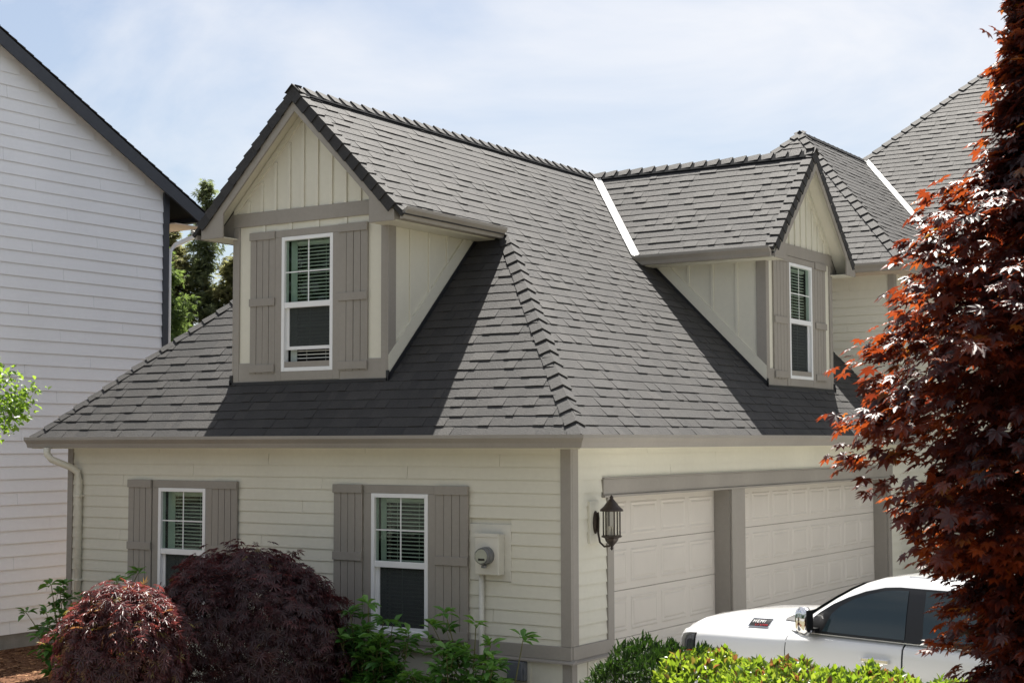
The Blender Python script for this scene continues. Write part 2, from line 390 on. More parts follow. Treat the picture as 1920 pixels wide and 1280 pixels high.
roof_poly([(WX, MY, WZ), (14, MY, WZ), (14, MY + MH - WZ, MH), (AX + MH - AZ, VY + MH - AZ, MH), (AX, VY, AZ)], A_N)
roof_poly([(AX, VY, AZ), (AX + MH - AZ, VY + MH - AZ, MH), (AX + MH - AZ, 27, MH), (AX + 0, 27, AZ)], (-S2, 0, S2))
roof = obj('roof', deck, M['underlay'], house)
SH.sort(key=lambda s: -s[3])
for vs, fs, tn, _ in SH[:300]: obj('shingle', MB().add(vs, fs, tn), M['shingle'], roof)
rest = MB()
for vs, fs, tn, _ in SH[300:]: rest.add(vs, fs, tn)
obj('shingle_courses', rest, M['shingle'], roof, kind='stuff')

# ridge, hip and rake caps
def caps(p0, p1, w1, w2, wd1=.13, wd2=.13, step=.25, up=None, name='ridge_cap', thick=.017, seed=0, over=.06, base=.015):
    p0, p1, w1, w2 = Vector(p0), Vector(p1), Vector(w1).normalized(), Vector(w2).normalized()
    d = (p1 - p0); Ln = d.length; d.normalize(); n = max(1, round(Ln / step)); st = Ln / n; r = random.Random(seed)
    upv = (-(w1 + w2)).normalized() if up is None else Vector(up)
    n1 = w1.cross(d).normalized(); n1 = n1 if n1.dot(upv) > 0 else -n1
    n2 = w2.cross(d).normalized(); n2 = n2 if n2.dot(upv) > 0 else -n2
    for i in range(n):
        a = p0 + d * (i * st) + d * r.uniform(-.006, .006); b = a + d * (st + over); k = r.uniform(.85, 1.15); hs = base + thick * k; he = base * .5
        e1 = wd1 * r.uniform(.96, 1.04); e2 = wd2 * r.uniform(.96, 1.04)
        T = lambda q, h: [q + w1 * e1 + n1 * h, q + upv * h * 1.15, q + w2 * e2 + n2 * h]
        B = lambda q: [q + w1 * e1 + n1 * (hs - thick), q + upv * (hs - thick) * 1.1, q + w2 * e2 + n2 * (hs - thick)]
        vs = T(a, hs) + T(b, he) + B(a) + [q - upv * .0 + Vector((0, 0, 0)) for q in [b + w1 * e1, b, b + w2 * e2]]
        fs = [(0, 1, 4, 3), (1, 2, 5, 4), (6, 7, 1, 0), (7, 8, 2, 1), (0, 3, 9, 6), (2, 8, 11, 5)]
        obj(name, MB().add(vs, fs, min(max(r.gauss(.45, .2), 0), 1)), M['shingle'], roof)
hip = Vector((-1, 1, 1)).normalized()
def perp(face_n, d, toward):
    w = Vector(face_n).cross(Vector(d)).normalized()
    return w if w.dot(Vector(toward)) > 0 else -w
caps((E_ - .01, -E_ + .01, ZE), (E_ - 2.80, -E_ + 2.80, ZE + 2.80), perp(A_N, hip, (-1, 0, 0)), perp(B_N, hip, (0, 1, 0)), seed=1)
hipl = Vector((1, 1, 1)).normalized()
caps((XC + .01, -E_ + .01, ZE), (XC + 2.9, -E_ + 2.9, ZE + 2.9), perp(A_N, hipl, (1, 0, 0)), perp((-S2, 0, S2), hipl, (0, 1, 0)), seed=2)
caps((XR, YF - .03, ZR), (XR, YV + .1, ZR), (S2, 0, -S2), (-S2, 0, -S2), seed=3, base=.036, thick=.012)
caps((XF + .03, YV, ZR), (XR, YV, ZR), (0, -S2, -S2), (0, S2, -S2), seed=4, base=.036, thick=.012)
caps((WX, WY, WZ), (AX, AY, AZ), perp(A_N, hip, (-1, 0, 0)), perp(B_N, hip, (0, 1, 0)), seed=5, step=.27)
caps((WX - 2 * WH, WY, WZ), (AX, AY, AZ), perp(A_N, hipl, (1, 0, 0)), perp((-S2, 0, S2), hipl, (0, 1, 0)), seed=6, step=.27)
caps((AX, AY - .05, AZ), (AX, VY, AZ), (S2, 0, -S2), (-S2, 0, -S2), seed=7, step=.27)
caps((AX, VY, AZ), (AX + MH - AZ, VY + MH - AZ, MH), perp(A_N, hipl, (1, 0, 0)), perp((-S2, 0, S2), hipl, (0, 1, 0)), seed=8, step=.3)
for a_, b_, w_, n_ in (((XR, YF + .10, ZR), (XR, YV - .25, ZR), (S2, 0, -S2), B_N), ((XR, YF + .10, ZR), (XR, YV + .1, ZR), (-S2, 0, -S2), (-S2, 0, S2)),
                     ((XF - .1, YV, ZR), (XR + .25, YV, ZR), (0, -S2, -S2), A_N), ((XF - .1, YV, ZR), (XR, YV, ZR), (0, S2, -S2), (0, S2, S2)),
                     ((AX, AY + .2, AZ), (AX, VY - .1, AZ), (S2, 0, -S2), B_N)):
    a_, b_, w_, n_ = Vector(a_), Vector(b_), Vector(w_), Vector(n_)
    obj('ridge_vent', MB().prism([a_ + n_ * .004, a_ + w_ * .20 + n_ * .004, a_ + w_ * .185 + n_ * .034, a_ + n_ * .024], b_ - a_), M['vent'], roof)
# rake caps folded over the gable edges
HT = 5.29
for s in (1, -1):
    q0 = Vector((XR + s * (ZR - HT), YF, HT)); q1 = Vector((XR, YF, ZR))
    caps(q0, q1, (0, 1, 0), (-s * S2, 0, -S2), .14, .13, .2, up=(s * S2 * .6, -.6, S2 * .6), name='rake_cap', seed=20 + s, thick=.018)
    q0 = Vector((XF, YV + s * (ZR - HT), HT)); q1 = Vector((XF, YV, ZR))
    caps(q0, q1, (-1, 0, 0), (0, -s * S2, -S2), .14, .13, .2, up=(.6, s * S2 * .6, S2 * .6), name='rake_cap', seed=30 + s, thick=.018)

# metal valleys
def valley(top, bot, na, nb, ta, tb, parent):
    top, bot = Vector(top), Vector(bot); d = (bot - top).normalized()
    for nn, tw, w in ((na, ta, .085), (nb, tb, .10)):
        nn = Vector(nn); wv = nn.cross(d).normalized(); wv = wv if wv.dot(Vector(tw)) > 0 else -wv
        a = [top + wv * .006, top + wv * w, bot + wv * w, bot + wv * .006]
        obj('valley_flashing', MB().prism([p + nn * .016 for p in a], nn * .006), M['flash'], parent)
    nv = (Vector(na) + Vector(nb)).normalized()
    obj('valley_crimp', MB().tube([top + nv * .026, bot + nv * .026], .012, 6), M['flash'], parent)
valley((XR + .07, YV - .07, ZR - .07), (K - HD, YV - 1.77, HD), B_N, A_N, (0, -1, 0), (1, 0, 0), roof)
valley((AX + .05, VY - .05, AZ - .05), (WX, VY - WH, WZ), B_N, A_N, (0, -1, 0), (1, 0, 0), roof)

# gutters and fascia
def gutter(p0, p1, outd, sc=1., m0=0., m1=0., name='gutter', mt='taupe'):
    """p0, p1 at the roof edge; profile offsets run outwards; m0/m1 slant the ends for a mitre"""
    p0, p1, od = Vector(p0), Vector(p1), Vector(outd); d = (p1 - p0).normalized()
    prof = [(-.03, -.135), (.018, -.13), (.035, -.075), (.087, -.02), (.087, .02), (.074, .02), (.07, .004), (-.03, -.04)]
    a = [p0 + od * o_ * sc + Vector((0, 0, z * sc)) + d * (-m0 * o_ * sc) for o_, z in prof]
    b = [p1 + od * o_ * sc + Vector((0, 0, z * sc)) + d * (m1 * o_ * sc) for o_, z in prof]
    n = len(prof)
    return obj(name, MB().add(a + b, [tuple(range(n)), tuple(range(n, 2 * n))[::-1]] + [(i, n + i, n + (i + 1) % n, (i + 1) % n) for i in range(n)]), M[mt], house)
gutter((XC - .02, -E_, ZE), (E_, -E_, ZE), (0, -1, 0), m0=0., m1=1.)
gutter((E_, -E_, ZE), (E_, YB, ZE), (1, 0, 0), m0=1., m1=0)
gutter((K - HD + .03, YF + .03, HD), (K - HD + .03, 2.40, HD), (1, 0, 0), 1.0)
gutter((K - HD + .0, YV - 1.80, HD), (XF - .03, YV - 1.80, HD), (0, -1, 0), 1.0)
gutter((2 * XR - (K - HD) - .03, YF + .03, HD), (2 * XR - (K - HD) - .03, 2.4, HD), (-1, 0, 0), 1.0)
gutter((-1.6, WY, WZ), (WX, WY, WZ), (0, -1, 0), m1=1.)
gutter((WX, WY, WZ), (WX, MY, WZ), (1, 0, 0), m0=1.)
gutter((WX, MY, WZ), (14, MY, WZ), (0, -1, 0))
boxo('soffit', M['cream'], house, XC + .03, -.015, -.335, -.015, 2.195, 2.21)
boxo('soffit', M['cream'], house, .015, .335, -.335, YB - .01, 2.195, 2.21)
boxo('fascia', M['taupe'], house, XC + .03, .33, -.335, -.32, 2.212, 2.33)
boxo('fascia', M['taupe'], house, .32, .335, -.318, YB - .01, 2.212, 2.33)
boxo('soffit', M['soffit'], house, -1.6, .3, 11.2, 11.64, 5.30, 5.32)
boxo('soffit', M['soffit'], house, -.05, .3, 11.66, MY + .4, 5.30, 5.32)

# siding: one board per course and run
LAP = .1524
def siding(parent, O, U, Nn, length, z0, rows, expo, openings, m, clipz=None, jit=.0007, starts=0., deep=.021):
    T = frame(O, U, Nn)
    for k in range(rows):
        a = z0 + k * expo; b = a + expo * 1.12
        segs = [(starts, length if clipz is None else clipz(a, b))]
        for (u0, u1, w0, w1) in openings:
            if a + .02 < w1 and a + expo - .01 > w0:
                ns = []
                for s0, s1 in segs:
                    if u1 <= s0 or u0 >= s1: ns.append((s0, s1)); continue
                    if u0 > s0: ns.append((s0, u0))
                    if u1 < s1: ns.append((u1, s1))
                segs = ns
        if k * expo + z0 < 99:
            ns = []
            for s0, s1 in segs:
                c_ = s0 + (k * 1.37 + 1.1) % 3.4 + .5
                while c_ < s1 - .5: ns.append((s0, c_ - .0025)); s0 = c_ + .0025; c_ += 3.66
                ns.append((s0, s1))
            segs = ns
        for s0, s1 in segs:
            if s1 - s0 < .02: continue
            j = rnd.uniform(-jit, jit)
            sec = [(deep + j, a), (.004 + j, b), (-.008, b), (-.006, a + .016), (deep + j - .007, a + .014), (deep + j - .006, a)]
            vs = [T @ Vector((s0, y_, z_)) for y_, z_ in sec] + [T @ Vector((s1, y_, z_)) for y_, z_ in sec]
            obj('siding_board', MB().add(vs, [(0, 1, 2, 3, 4, 5)[::-1], (6, 7, 8, 9, 10, 11)] + [(q, (q + 1) % 6, 6 + (q + 1) % 6, 6 + q) for q in range(6)]), m, parent)

WIN = [(-6.626, -5.73, -.10, 1.655), (-2.874, -1.996, -.10, 1.64)]
wm = MB()
for x0, x1, z0, z1 in [(XL + .01, -6.62, -1.0, 2.2), (-6.62, -5.74, 1.65, 2.2), (-6.62, -5.74, -1.0, -.1), (-5.74, -2.87, -1.0, 2.2),
                       (-2.87, -2.0, 1.63, 2.2), (-2.87, -2.0, -1.0, -.1), (-2.0, -.01, -1.0, 2.2)]: wm.box(x0, x1, .012, .10, z0, z1)
wall_a = obj('wall', wm, M['cream'], house)
siding(wall_a, (0, 0, 0), (1, 0, 0), (0, -1, 0), -.10, -.152, 16, LAP, [(a, b, c, d) for a, b, c, d in WIN] + [(-1.385, -.797, .633, 1.305)], M['cream'], starts=XL + .09)
DY = [(.98, 4.37), (4.81, 10.9)]; DTOP = 1.61
wm = MB()
for y0, y1, z0, z1 in [(.01, .98, -1, 2.2), (.98, 4.37, 1.63, 2.2), (4.385, 4.795, -1, 2.2), (4.81, 10.9, 1.63, 2.2), (10.9, YB, -1, 2.2)]: wm.box(-.10, -.012, y0, y1, z0, z1)
wall_b = obj('wall', wm, M['cream'], house)
siding(wall_b, (0, 0, 0), (0, 1, 0), (1, 0, 0), YB - .02, -.152, 16, LAP, [(.83, 11.05, -1, 1.80)], M['cream'], starts=.13)
boxo('wall', M['cream'], house, XL, XL + .1, .1, 12, -1, 2.2)

# corner posts, base band, skirt
def trim(mb_args, name='trim_board', m='taupe', parent=None): return boxo(name, M[m], parent or house, *mb_args, bevel=.004)
trim((-.106, .034, -.036, .0, -.07, 2.195), 'corner_board'); trim((.0, .036, .0005, .135, -.07, 2.195), 'corner_board')
trim((XL - .01, XL + .095, -.036, .0, -.07, 2.195), 'corner_board')
trim((XL - .01, .03, -.040, .0, -.225, -.072), 'base_band'); trim((.0, .040, .0005, .84, -.225, -.072), 'base_band')
dc = MB().prism([(XL - .02, -.0, -.215), (XL - .02, -.085, -.245), (XL - .02, -.085, -.262), (XL - .02, 0, -.262)], (abs(XL) + .105, 0, 0))
obj('drip_cap', dc, M['taupe'], house)
dc = MB().prism([(0, .002, -.2155), (.085, .002, -.2455), (.085, .002, -.2625), (0, .002, -.2625)], (0, .84, 0)); obj('drip_cap', dc, M['taupe'], house)
boxo('skirt', M['cream'], house, XL, .0, -.012, .011, -1.05, -.264); boxo('skirt', M['cream'], house, -.011, .012, .012, .84, -1.05, -.264)
for i in range(12):
    x = -.55 - i * .62
    boxo('skirt_batten', M['cream'], house, x - .022, x + .022, -.028, -.0125, -1.05, -.266)
boxo('skirt_batten', M['cream'], house, .0125, .026, .36, .405, -1.05, -.266)
trim((-.10, .016, -.018, -.0122, -1.05, -.266), 'corner_board'); trim((.0122, .0185, .0, .12, -1.05, -.266), 'corner_board')

# windows
def window(T, w, h, rail, open_=0., curtain=0., slats=True, muntin=True, parent=None):
    """T: frame with origin at the lower left outer corner of the frame"""
    fw = .052
    w0 = MB(); w0.box(fw + .012, w - fw - .012, -.32, -.30, fw, h - fw, T=T)
    for a in ((0, .012, -.31, -.05, 0, h), (w - .012, w, -.31, -.05, 0, h), (0, w, -.31, -.05, 0, .012), (0, w, -.31, -.05, h - .012, h)): w0.box(*a, T=T)
    win = obj('window', w0, M['room'], parent or house)
    f = MB()
    f.box(0, fw, -.06, .035, 0, h, T=T); f.box(w - fw, w, -.06, .035, 0, h, T=T); f.box(fw, w - fw, -.06, .034, 0, fw, T=T); f.box(fw, w - fw, -.06, .034, h - fw, h, T=T)
    obj('frame', f, M['white'], win, bevel=.004)
    trim_ = MB().box(fw, w - fw, -.045, .028, rail - .038, rail + .038, T=T); obj('meeting_rail', trim_, M['white'], win, bevel=.004)
    g = MB().box(fw, w - fw, -.012, -.008, rail + .03, h - fw, T=T); obj('pane', g, M['glass'], win)
    st = .045; lb = fw + open_
    s = MB(); s.box(fw, fw + st, -.05, -.02, lb, rail - .03, T=T); s.box(w - fw - st * .6, w - fw, -.05, -.02, lb, rail - .03, T=T)
    s.box(fw + st, w - fw - st * .6, -.05, -.02, lb, lb + st, T=T); obj('lower_sash', s, M['white'], win)
    g = MB().box(fw + st, w - fw - st * .6, -.037, -.033, lb + st, rail - .03, T=T); obj('pane', g, M['screen'], win)
    if muntin:
        m_ = MB(); cx = w / 2; um = (rail + h - fw) / 2 + .01; lm = (lb + st + rail) / 2
        m_.box(cx - .009, cx + .009, -.0075, -.003, rail + .03, h - fw, T=T); m_.box(fw, w - fw, -.0075, -.0035, um - .008, um + .008, T=T); obj('muntin', m_, M['white'], win)
        m_ = MB(); m_.box(cx - .008, cx + .008, -.046, -.0375, lb + st, rail - .03, T=T); m_.box(fw + st, w - fw - st * .6, -.045, -.038, lm - .007, lm + .007, T=T); obj('muntin', m_, M['white'], win)
    if slats:
        b = MB(); z = h - fw - .06; b.box(fw + curtain, w - fw, -.13, -.08, h - fw - .05, h - fw - .01, T=T)
        while z > fw + .05:
            R_ = T @ Matrix.Translation((0, -.115, z)) @ Matrix.Rotation(R(rnd.uniform(-6, 4)), 4, 'X')
            b.box(fw + curtain, w - fw - .01, -.022, .022, -.006, .006, T=R_); z -= .048
        for xx in (.25, .75): b.box(fw + curtain + (w - 2 * fw - curtain) * xx - .002, fw + curtain + (w - 2 * fw - curtain) * xx + .002, -.095, -.093, fw, h - fw, T=T)
        obj('blind', b, M['blind'], win, kind='stuff')
    if curtain:
        c = MB(); n_ = 7
        for i in range(n_):
            x = fw + (curtain - .0) * i / n_; b = (.012 if i % 2 else -.012)
            c.add([T @ Vector(p) for p in ((x, -.10 + b, fw), (x + curtain / n_, -.10 - b, fw), (x + curtain / n_, -.10 - b, h - fw), (x, -.10 + b, h - fw))], [(0, 1, 2, 3)])
        obj('curtain', c, M['curtain'], win)
    return win

def shutter(T, w, h, zmid, crossh=.105, nb=4, out=.0):
    """board-and-batten shutter, origin lower left"""
    s = obj('shutter', MB().box(.004, w - .004, out, out + .012, .0, h, T=T), M['taupe'], house)
    bw = w / nb
    for i in range(nb): obj('shutter_board', MB().box(i * bw + (.004 if i else 0), (i + 1) * bw - (.004 if i < nb - 1 else 0), out + .0125, out + .030 + rnd.uniform(-.002, .002), .0, h, T=T), M['taupe'], s, bevel=.003)
    for z0, z1 in ((h - crossh, h + .002), (zmid - crossh / 2, zmid + crossh / 2), (.02, .02 + crossh)):
        obj('crosspiece', MB().box(-.006, w + .006, out + .0325, out + .052, z0, z1, T=T), M['taupe'], s, bevel=.003)

for (x0, x1, z0, z1), mid, (la, lb_), (ra, rb), cur in ((WIN[0], .783, (-7.205, -6.752), (-5.59, -5.138), .16), (WIN[1], .764, (-3.471, -3.011), (-1.868, -1.392), .10)):
    T = frame((x0, 0, z0), (1, 0, 0), (0, -1, 0))
    window(T @ Matrix.Translation((0, .012, 0)), x1 - x0, z1 - z0, mid - z0, curtain=cur)
    trim((x0 - .118, x0 - .002, -.040, .0, z0 + .0, z1 + .001)); trim((x1 + .002, x1 + .118, -.040, .0, z0, z1 + .001))
    trim((x0 - .118, x1 + .118, -.042, .0, z1 + .0015, z1 + .105)); trim((x0 - .118, x1 + .118, -.05, .0, z0 - .09, z0 - .001), 'sill')
    for a, b in ((la, lb_), (ra, rb)):
        shutter(frame((a, -.026, z0 - .02), (1, 0, 0), (0, -1, 0)), b - a, z1 + .105 - z0 + .02, .845 - z0 + .02)

# garage doors
def garage_door(y0, y1, cols, rows=4):
    T = frame((-.24, y0, -.76), (0, 1, 0), (1, 0, 0)); w = y1 - y0; h = DTOP + .76
    d = MB(); sh_ = h / rows
    for r_ in range(rows): d.box(0, w, -.03, .0, r_ * sh_ + .003, (r_ + 1) * sh_ - .003, T=T)
    g = obj('garage_door', d, M['door'], house, bevel=.003)
    cw = (w - .06) / cols
    for r_ in range(rows):
        for c in range(cols):
            a, b = .03 + c * cw + .055, .03 + (c + 1) * cw - .055; z0, z1 = r_ * sh_ + .085, (r_ + 1) * sh_ - .085
            p = MB()
            o_ = [(a, z0), (b, z0), (b, z1), (a, z1)]; i1 = [(a + .022, z0 + .022), (b - .022, z0 + .022), (b - .022, z1 - .022), (a + .022, z1 - .022)]
            i2 = [(a + .05, z0 + .05), (b - .05, z0 + .05), (b - .05, z1 - .05), (a + .05, z1 - .05)]; i3 = [(a + .075, z0 + .075), (b - .075, z0 + .075), (b - .075, z1 - .075), (a + .075, z1 - .075)]
            vs = [T @ Vector((x, .001, z)) for x, z in o_] + [T @ Vector((x, .010, z)) for x, z in i1] + [T @ Vector((x, .002, z)) for x, z in i2] + [T @ Vector((x, .011, z)) for x, z in i3]
            fs = []
            for q in range(3):
                for k in range(4): fs.append((q * 4 + k, q * 4 + (k + 1) % 4, q * 4 + 4 + (k + 1) % 4, q * 4 + 4 + k))
            fs.append((12, 13, 14, 15))
            obj('door_panel', p.add(vs, fs), M['door'], g)
garage_door(.98, 4.37, 4); garage_door(4.81, 10.9, 8)
trim((.0, .034, .83, .98, -.80, DTOP - .001), 'door_jamb'); trim((.0, .034, 4.37, 4.81, -.80, DTOP - .001), 'door_jamb'); trim((.0, .034, 10.9, 11.05, -.8, DTOP - .001), 'door_jamb')
for y0, y1 in ((.981, .992), (4.358, 4.369), (4.811, 4.822), (10.888, 10.899)): trim((-.238, -.001, y0, y1, -.80, DTOP - .001), 'door_reveal')
trim((-.26, -.001, .98, 10.9, DTOP + .0, DTOP + .015), 'door_reveal')
trim((.0, .036, .73, 11.15, DTOP + .03, DTOP + .22), 'door_header'); trim((.0, .060, .72, 11.16, DTOP - .0, DTOP + .0285), 'header_drip')
trim((.0, .055, .72, 11.16, DTOP + .2215, DTOP + .238), 'header_cap')
boxo('garage_back', M['room'], house, -1.2, -1.15, .3, 11.4, -.9, 2.1)

# gable dormers
def dormer(T, w, zr_, zbase, hw, depth, win, shl, shr, pan, cut, has_right=True):
    """local frame: x along the front, centred; y outward; z up. Front face at y=0."""
    h2 = w / 2; zt = zr_ - h2 - .02
    d = MB()
    x0w, x1w, z0w, z1w = win
    for a in ((-h2, x0w, zbase, 5.22), (x1w, h2, zbase, 5.22), (x0w, x1w, zbase, z0w), (x0w, x1w, z1w, 5.22)): d.box(a[0], a[1], -.1, 0, a[2], a[3], T=T)
    d.prism([T @ Vector(p) for p in ((-h2, 0, 5.22), (h2, 0, 5.22), (h2, 0, zr_ - h2 - .12), (0, 0, zr_ - .12), (-h2, 0, zr_ - h2 - .12))], T.to_3x3() @ Vector((0, -.1, 0)))
    for s in (-1, 1):
        d.prism([T @ Vector(p) for p in ((s * h2, -.1, zbase + .05), (s * h2, -.1, 5.3), (s * h2, -depth, 5.3), (s * h2, -depth, 5.25))], T.to_3x3() @ Vector((-s * .05, 0, 0)))
    dm = obj('dormer', d, M['cream'], house)
    P = lambda name, m, *a, bevel=.004: obj(name, MB().box(*a, T=T), M[m], dm, bevel=bevel)
    # front boards
    P('corner_board', 'taupe', -h2 - .0, -h2 + .092, .0005, .028, zbase, 5.249); P('corner_board', 'taupe', h2 - .092, h2, .0005, .028, zbase, 5.249)
    P('base_band', 'taupe', -h2 + .0925, h2 - .0925, .0005, .024, zbase, zbase + .262)
    P('frieze_board', 'taupe', -h2 - .02, h2 + .02, .0005, .032, 5.25, 5.44)
    P('trim_board', 'taupe', x0w - .115, x0w - .001, .0005, .034, z0w - .12, z1w + .0015); P('trim_board', 'taupe', x1w + .001, x1w + .115, .0005, .034, z0w - .12, z1w + .0015)
    P('trim_board', 'taupe', x0w - .115, x1w + .115, .0005, .036, z1w + .002, z1w + .095); P('sill', 'taupe', x0w - .0, x1w + .0, .0005, .034, z0w - .12, z0w - .001)
    x = -h2 + .245
    while x < h2 - .1:
        top = zr_ - .30 - abs(x)
        if top > 5.46: P('batten', 'cream', x - .026, x + .026, .0005, .026, 5.4405, top, bevel=.003)
        x += .246
    for s in (-1, 1):
        q = [(s * .02, zr_ - .145), (s * (h2 + .02), zr_ - h2 - .165), (s * (h2 + .02), zr_ - h2 - .275), (s * .02, zr_ - .255)]
        obj('gable_trim', MB().prism([T @ Vector((x, .0005, z)) for x, z in q], T.to_3x3() @ Vector((0, .024, 0))), M['cream'], dm)
    for x in (-.80, -.32, .16, .64): P('batten', 'cream', x - .024, x + .024, .0005, .018, z1w + .096, 5.2495, bevel=.003)
    # slanting trim under the soffit on the gable
    # sides: corner, battens, raking skirt board
    for s in (-1, 1):
        xa, xb = (s * h2, s * (h2 + .026)); xa, xb = min(xa, xb), max(xa, xb)
        P('corner_board', 'taupe', xa, xb, -.14, .028, zbase, 5.2)
        for k in range(1, 8):
            y = -.14 - k * .42 + .08; zb = zbase + .0 - y + .0
            if zb < 5.1: P('batten', 'cream', min(s * (h2 + .0005), s * (h2 + .018)), max(s * (h2 + .0005), s * (h2 + .018)), y - .024, y + .024, zb + .02, 5.2, bevel=.003)
        q = [(s * (h2 + .001), .02, zbase + .0), (s * (h2 + .001), .02, zbase + .30), (s * (h2 + .001), -2.0, zbase + 2.30), (s * (h2 + .001), -2.28, zbase + 2.28)]
        obj('raking_skirt', MB().prism([T @ Vector(p) for p in q], T.to_3x3() @ Vector((s * .032, 0, 0))), M['cream'], dm)
        obj('step_flashing', MB().prism([T @ Vector(p) for p in ((s * (h2 + .04), .06, zbase - .06), (s * (h2 + .04), .06, zbase + .03), (s * (h2 + .04), -2.3, zbase + 2.37), (s * (h2 + .04), -2.3, zbase + 2.30))], T.to_3x3() @ Vector((s * .012, 0, 0))), M['black'], dm)
    P('apron_flashing', 'black', -h2 - .05, h2 + .05, .0, .05, zbase - .06, zbase + .0, bevel=0)
    for s in (-1, 1):
        P('flashing_tab', 'black', s * (h2 + .03) - .022, s * (h2 + .03) + .022, .03, .05, zbase - .06, zbase + .10, bevel=0)
    # barge boards with boxed tails, soffits
    oh = .33
    for s in (-1, 1):
        top = lambda a: zr_ - a - .075
        poly = [(0, top(0) - .03), (s * (hw - .03), top(hw - .03) - .03), (s * (hw - .03), 5.085), (s * (h2 - .06), 5.085), (s * (h2 - .06), zr_ - h2 + .06 - .31), (0, zr_ - .31)]
        if s > 0: poly = poly[::-1]
        obj('barge_board', MB().prism([T @ Vector((x, oh - .03, z)) for x, z in poly], T.to_3x3() @ Vector((0, .028, 0))), M['taupe'], house, bevel=.003)
        q = [(s * .0, zr_ - .085), (s * (hw - .03), zr_ - hw + .03 - .085), (s * (hw - .03), zr_ - hw + .03 - .115), (0, zr_ - .115)]
        obj('soffit', MB().prism([T @ Vector((x, -.0, z)) for x, z in q], T.to_3x3() @ Vector((0, oh - .031, 0))), M['cream'], house)
        P2 = MB().box(min(s * (h2 - .06), s * (hw - .03)), max(s * (h2 - .06), s * (hw - .03)), -2.0, oh - .031, 5.085, 5.10, T=T); obj('soffit', P2, M['cream'], house)
        P2 = MB().box(min(s * (hw - .03), s * (hw - .045)), max(s * (hw - .03), s * (hw - .045)), -2.0, oh - .031, 5.101, zr_ - hw - .02, T=T); obj('fascia', P2, M['taupe'], house)
    for s in (-1, 1):
        q = [(s * (h2 - .03), 5.102), (s * (hw - .05), 5.102), (s * (hw - .05), zr_ - hw - .09), (s * (h2 - .03), zr_ - h2 - .11)]
        obj('eave_return', MB().prism([T @ Vector((x, .0, z)) for x, z in q], T.to_3x3() @ Vector((0, -.03, 0))), M['taupe'], house)
    Tw = T @ Matrix.Translation((x0w, 0, z0w))
    for a, b in (shl, shr):
        shutter(T @ Matrix.Translation((a, .004, z0w - .02)), b - a, z1w + .095 - z0w + .02, 4.19 - z0w + .02)
    return dm, Tw
TA = frame((-4.295, .40, 0), (1, 0, 0), (0, -1, 0))
c = -4.295
dA, Tw = dormer(TA, 2.67, ZR, 3.10, 1.71, 2.3, (-4.756 - c, -3.857 - c, 3.231, 5.058), (-5.323 - c, -4.874 - c), (-3.747 - c, -3.273 - c), None, None)
window(Tw, .899, 1.827, 4.127 - 3.231, open_=.24, curtain=.13)
TB = frame((-.445, 8.12, 0), (0, 1, 0), (1, 0, 0))
dB, Tw = dormer(TB, 2.78, ZR, 3.145, 1.77, 2.3, (7.632 - 8.12, 8.60 - 8.12, 3.275, 5.147), (7.0 - 8.12, 7.51 - 8.12), (8.72 - 8.12, 9.20 - 8.12), None, None)
window(Tw, .968, 1.872, 4.208 - 3.275, curtain=.0)

# main block walls beyond the garage
wm = MB().box(-8, -.06, YB, YB + .1, -1, 5.31); wall_c = obj('wall', wm, M['cream'], house)
siding(wall_c, (0, YB, 0), (1, 0, 0), (0, -1, 0), -.15, 2.6, 18, LAP, [], M['cream'], starts=-4)
boxo('corner_board', M['taupe'], house, -.15, -.034, YB - .036, YB - .0, -1, 5.30, bevel=.004); boxo('corner_board', M['taupe'], house, -.06, -.034, YB + .0005, YB + .12, -1, 5.30, bevel=.004)
wm = MB().box(-.16, -.06, YB + .101, MY + .4, -1, 5.30); wall_d = obj('wall', wm, M['cream'], house)
siding(wall_d, (-.06, 0, 0), (0, 1, 0), (1, 0, 0), MY + .38, -.9, 41, LAP, [], M['cream'], starts=YB + .13)
wm = MB().box(-.06, 13.5, MY + .4, MY + .5, -1, 5.30); wall_e = obj('wall', wm, M['cream'], house)
siding(wall_e, (0, MY + .4, 0), (1, 0, 0), (0, -1, 0), 13.5, -.9, 41, LAP, [(.45, 1.45, 3.4, 5.1)], M['cream'], starts=-.03)
window(frame((.5, MY + .4, 3.45), (1, 0, 0), (0, -1, 0)), .9, 1.6, .8)
boxo('wall', M['cream'], house, 13.4, 13.5, MY + .5, 27, -1, 5.3)

# downspout at the left corner
ds = MB().tube([(-8.52, -.40, 2.21), (-8.52, -.40, 2.12), (-8.47, -.36, 2.04), (-8.30, -.16, 1.93), (-8.24, -.075, 1.86), (-8.22, -.06, 1.74), (-8.22, -.06, -.9)], .05, 10)
dsp = obj('downspout', ds, M['cream'], house, smooth=True)
for z in (1.5, .3): obj('strap', MB().box(-8.285, -8.155, -.115, -.0, z, z + .03), M['cream'], dsp)

# ------------------------------------------------------------------ fittings on the walls
t = thing('electric_meter', 'cream electric meter box with round glass dial beside the window shutter', 'electric meter', (-1.1, -.05, .55))
boxo('mounting_board', M['meterbox'], t, -1.383, -.799, -.022, .002, .635, 1.303, bevel=.004)
boxo('box', M['meterbox'], t, -1.225, -.885, -.16, -.0225, .713, 1.194, bevel=.012)
boxo('lid', M['meterbox'], t, -1.23, -.88, -.168, -.1605, 1.155, 1.2, bevel=.003)
Tm = Matrix.Rotation(R(90), 4, 'X')
mt_ = obj('meter', MB().lathe([(.105, 0), (.105, .05), (.098, .06), (.098, .11), (.09, .12)], (-1.045, -.161, .94), 24, Tm), M['greymetal'], t, smooth=False)
obj('dial', MB().lathe([(.082, 0), (.082, .006)], (-1.045, -.2815, .94), 24, Tm), M['dial'], mt_)
obj('display', MB().box(-1.085, -.995, -.2905, -.288, .89, .915), M['carblack'], mt_)
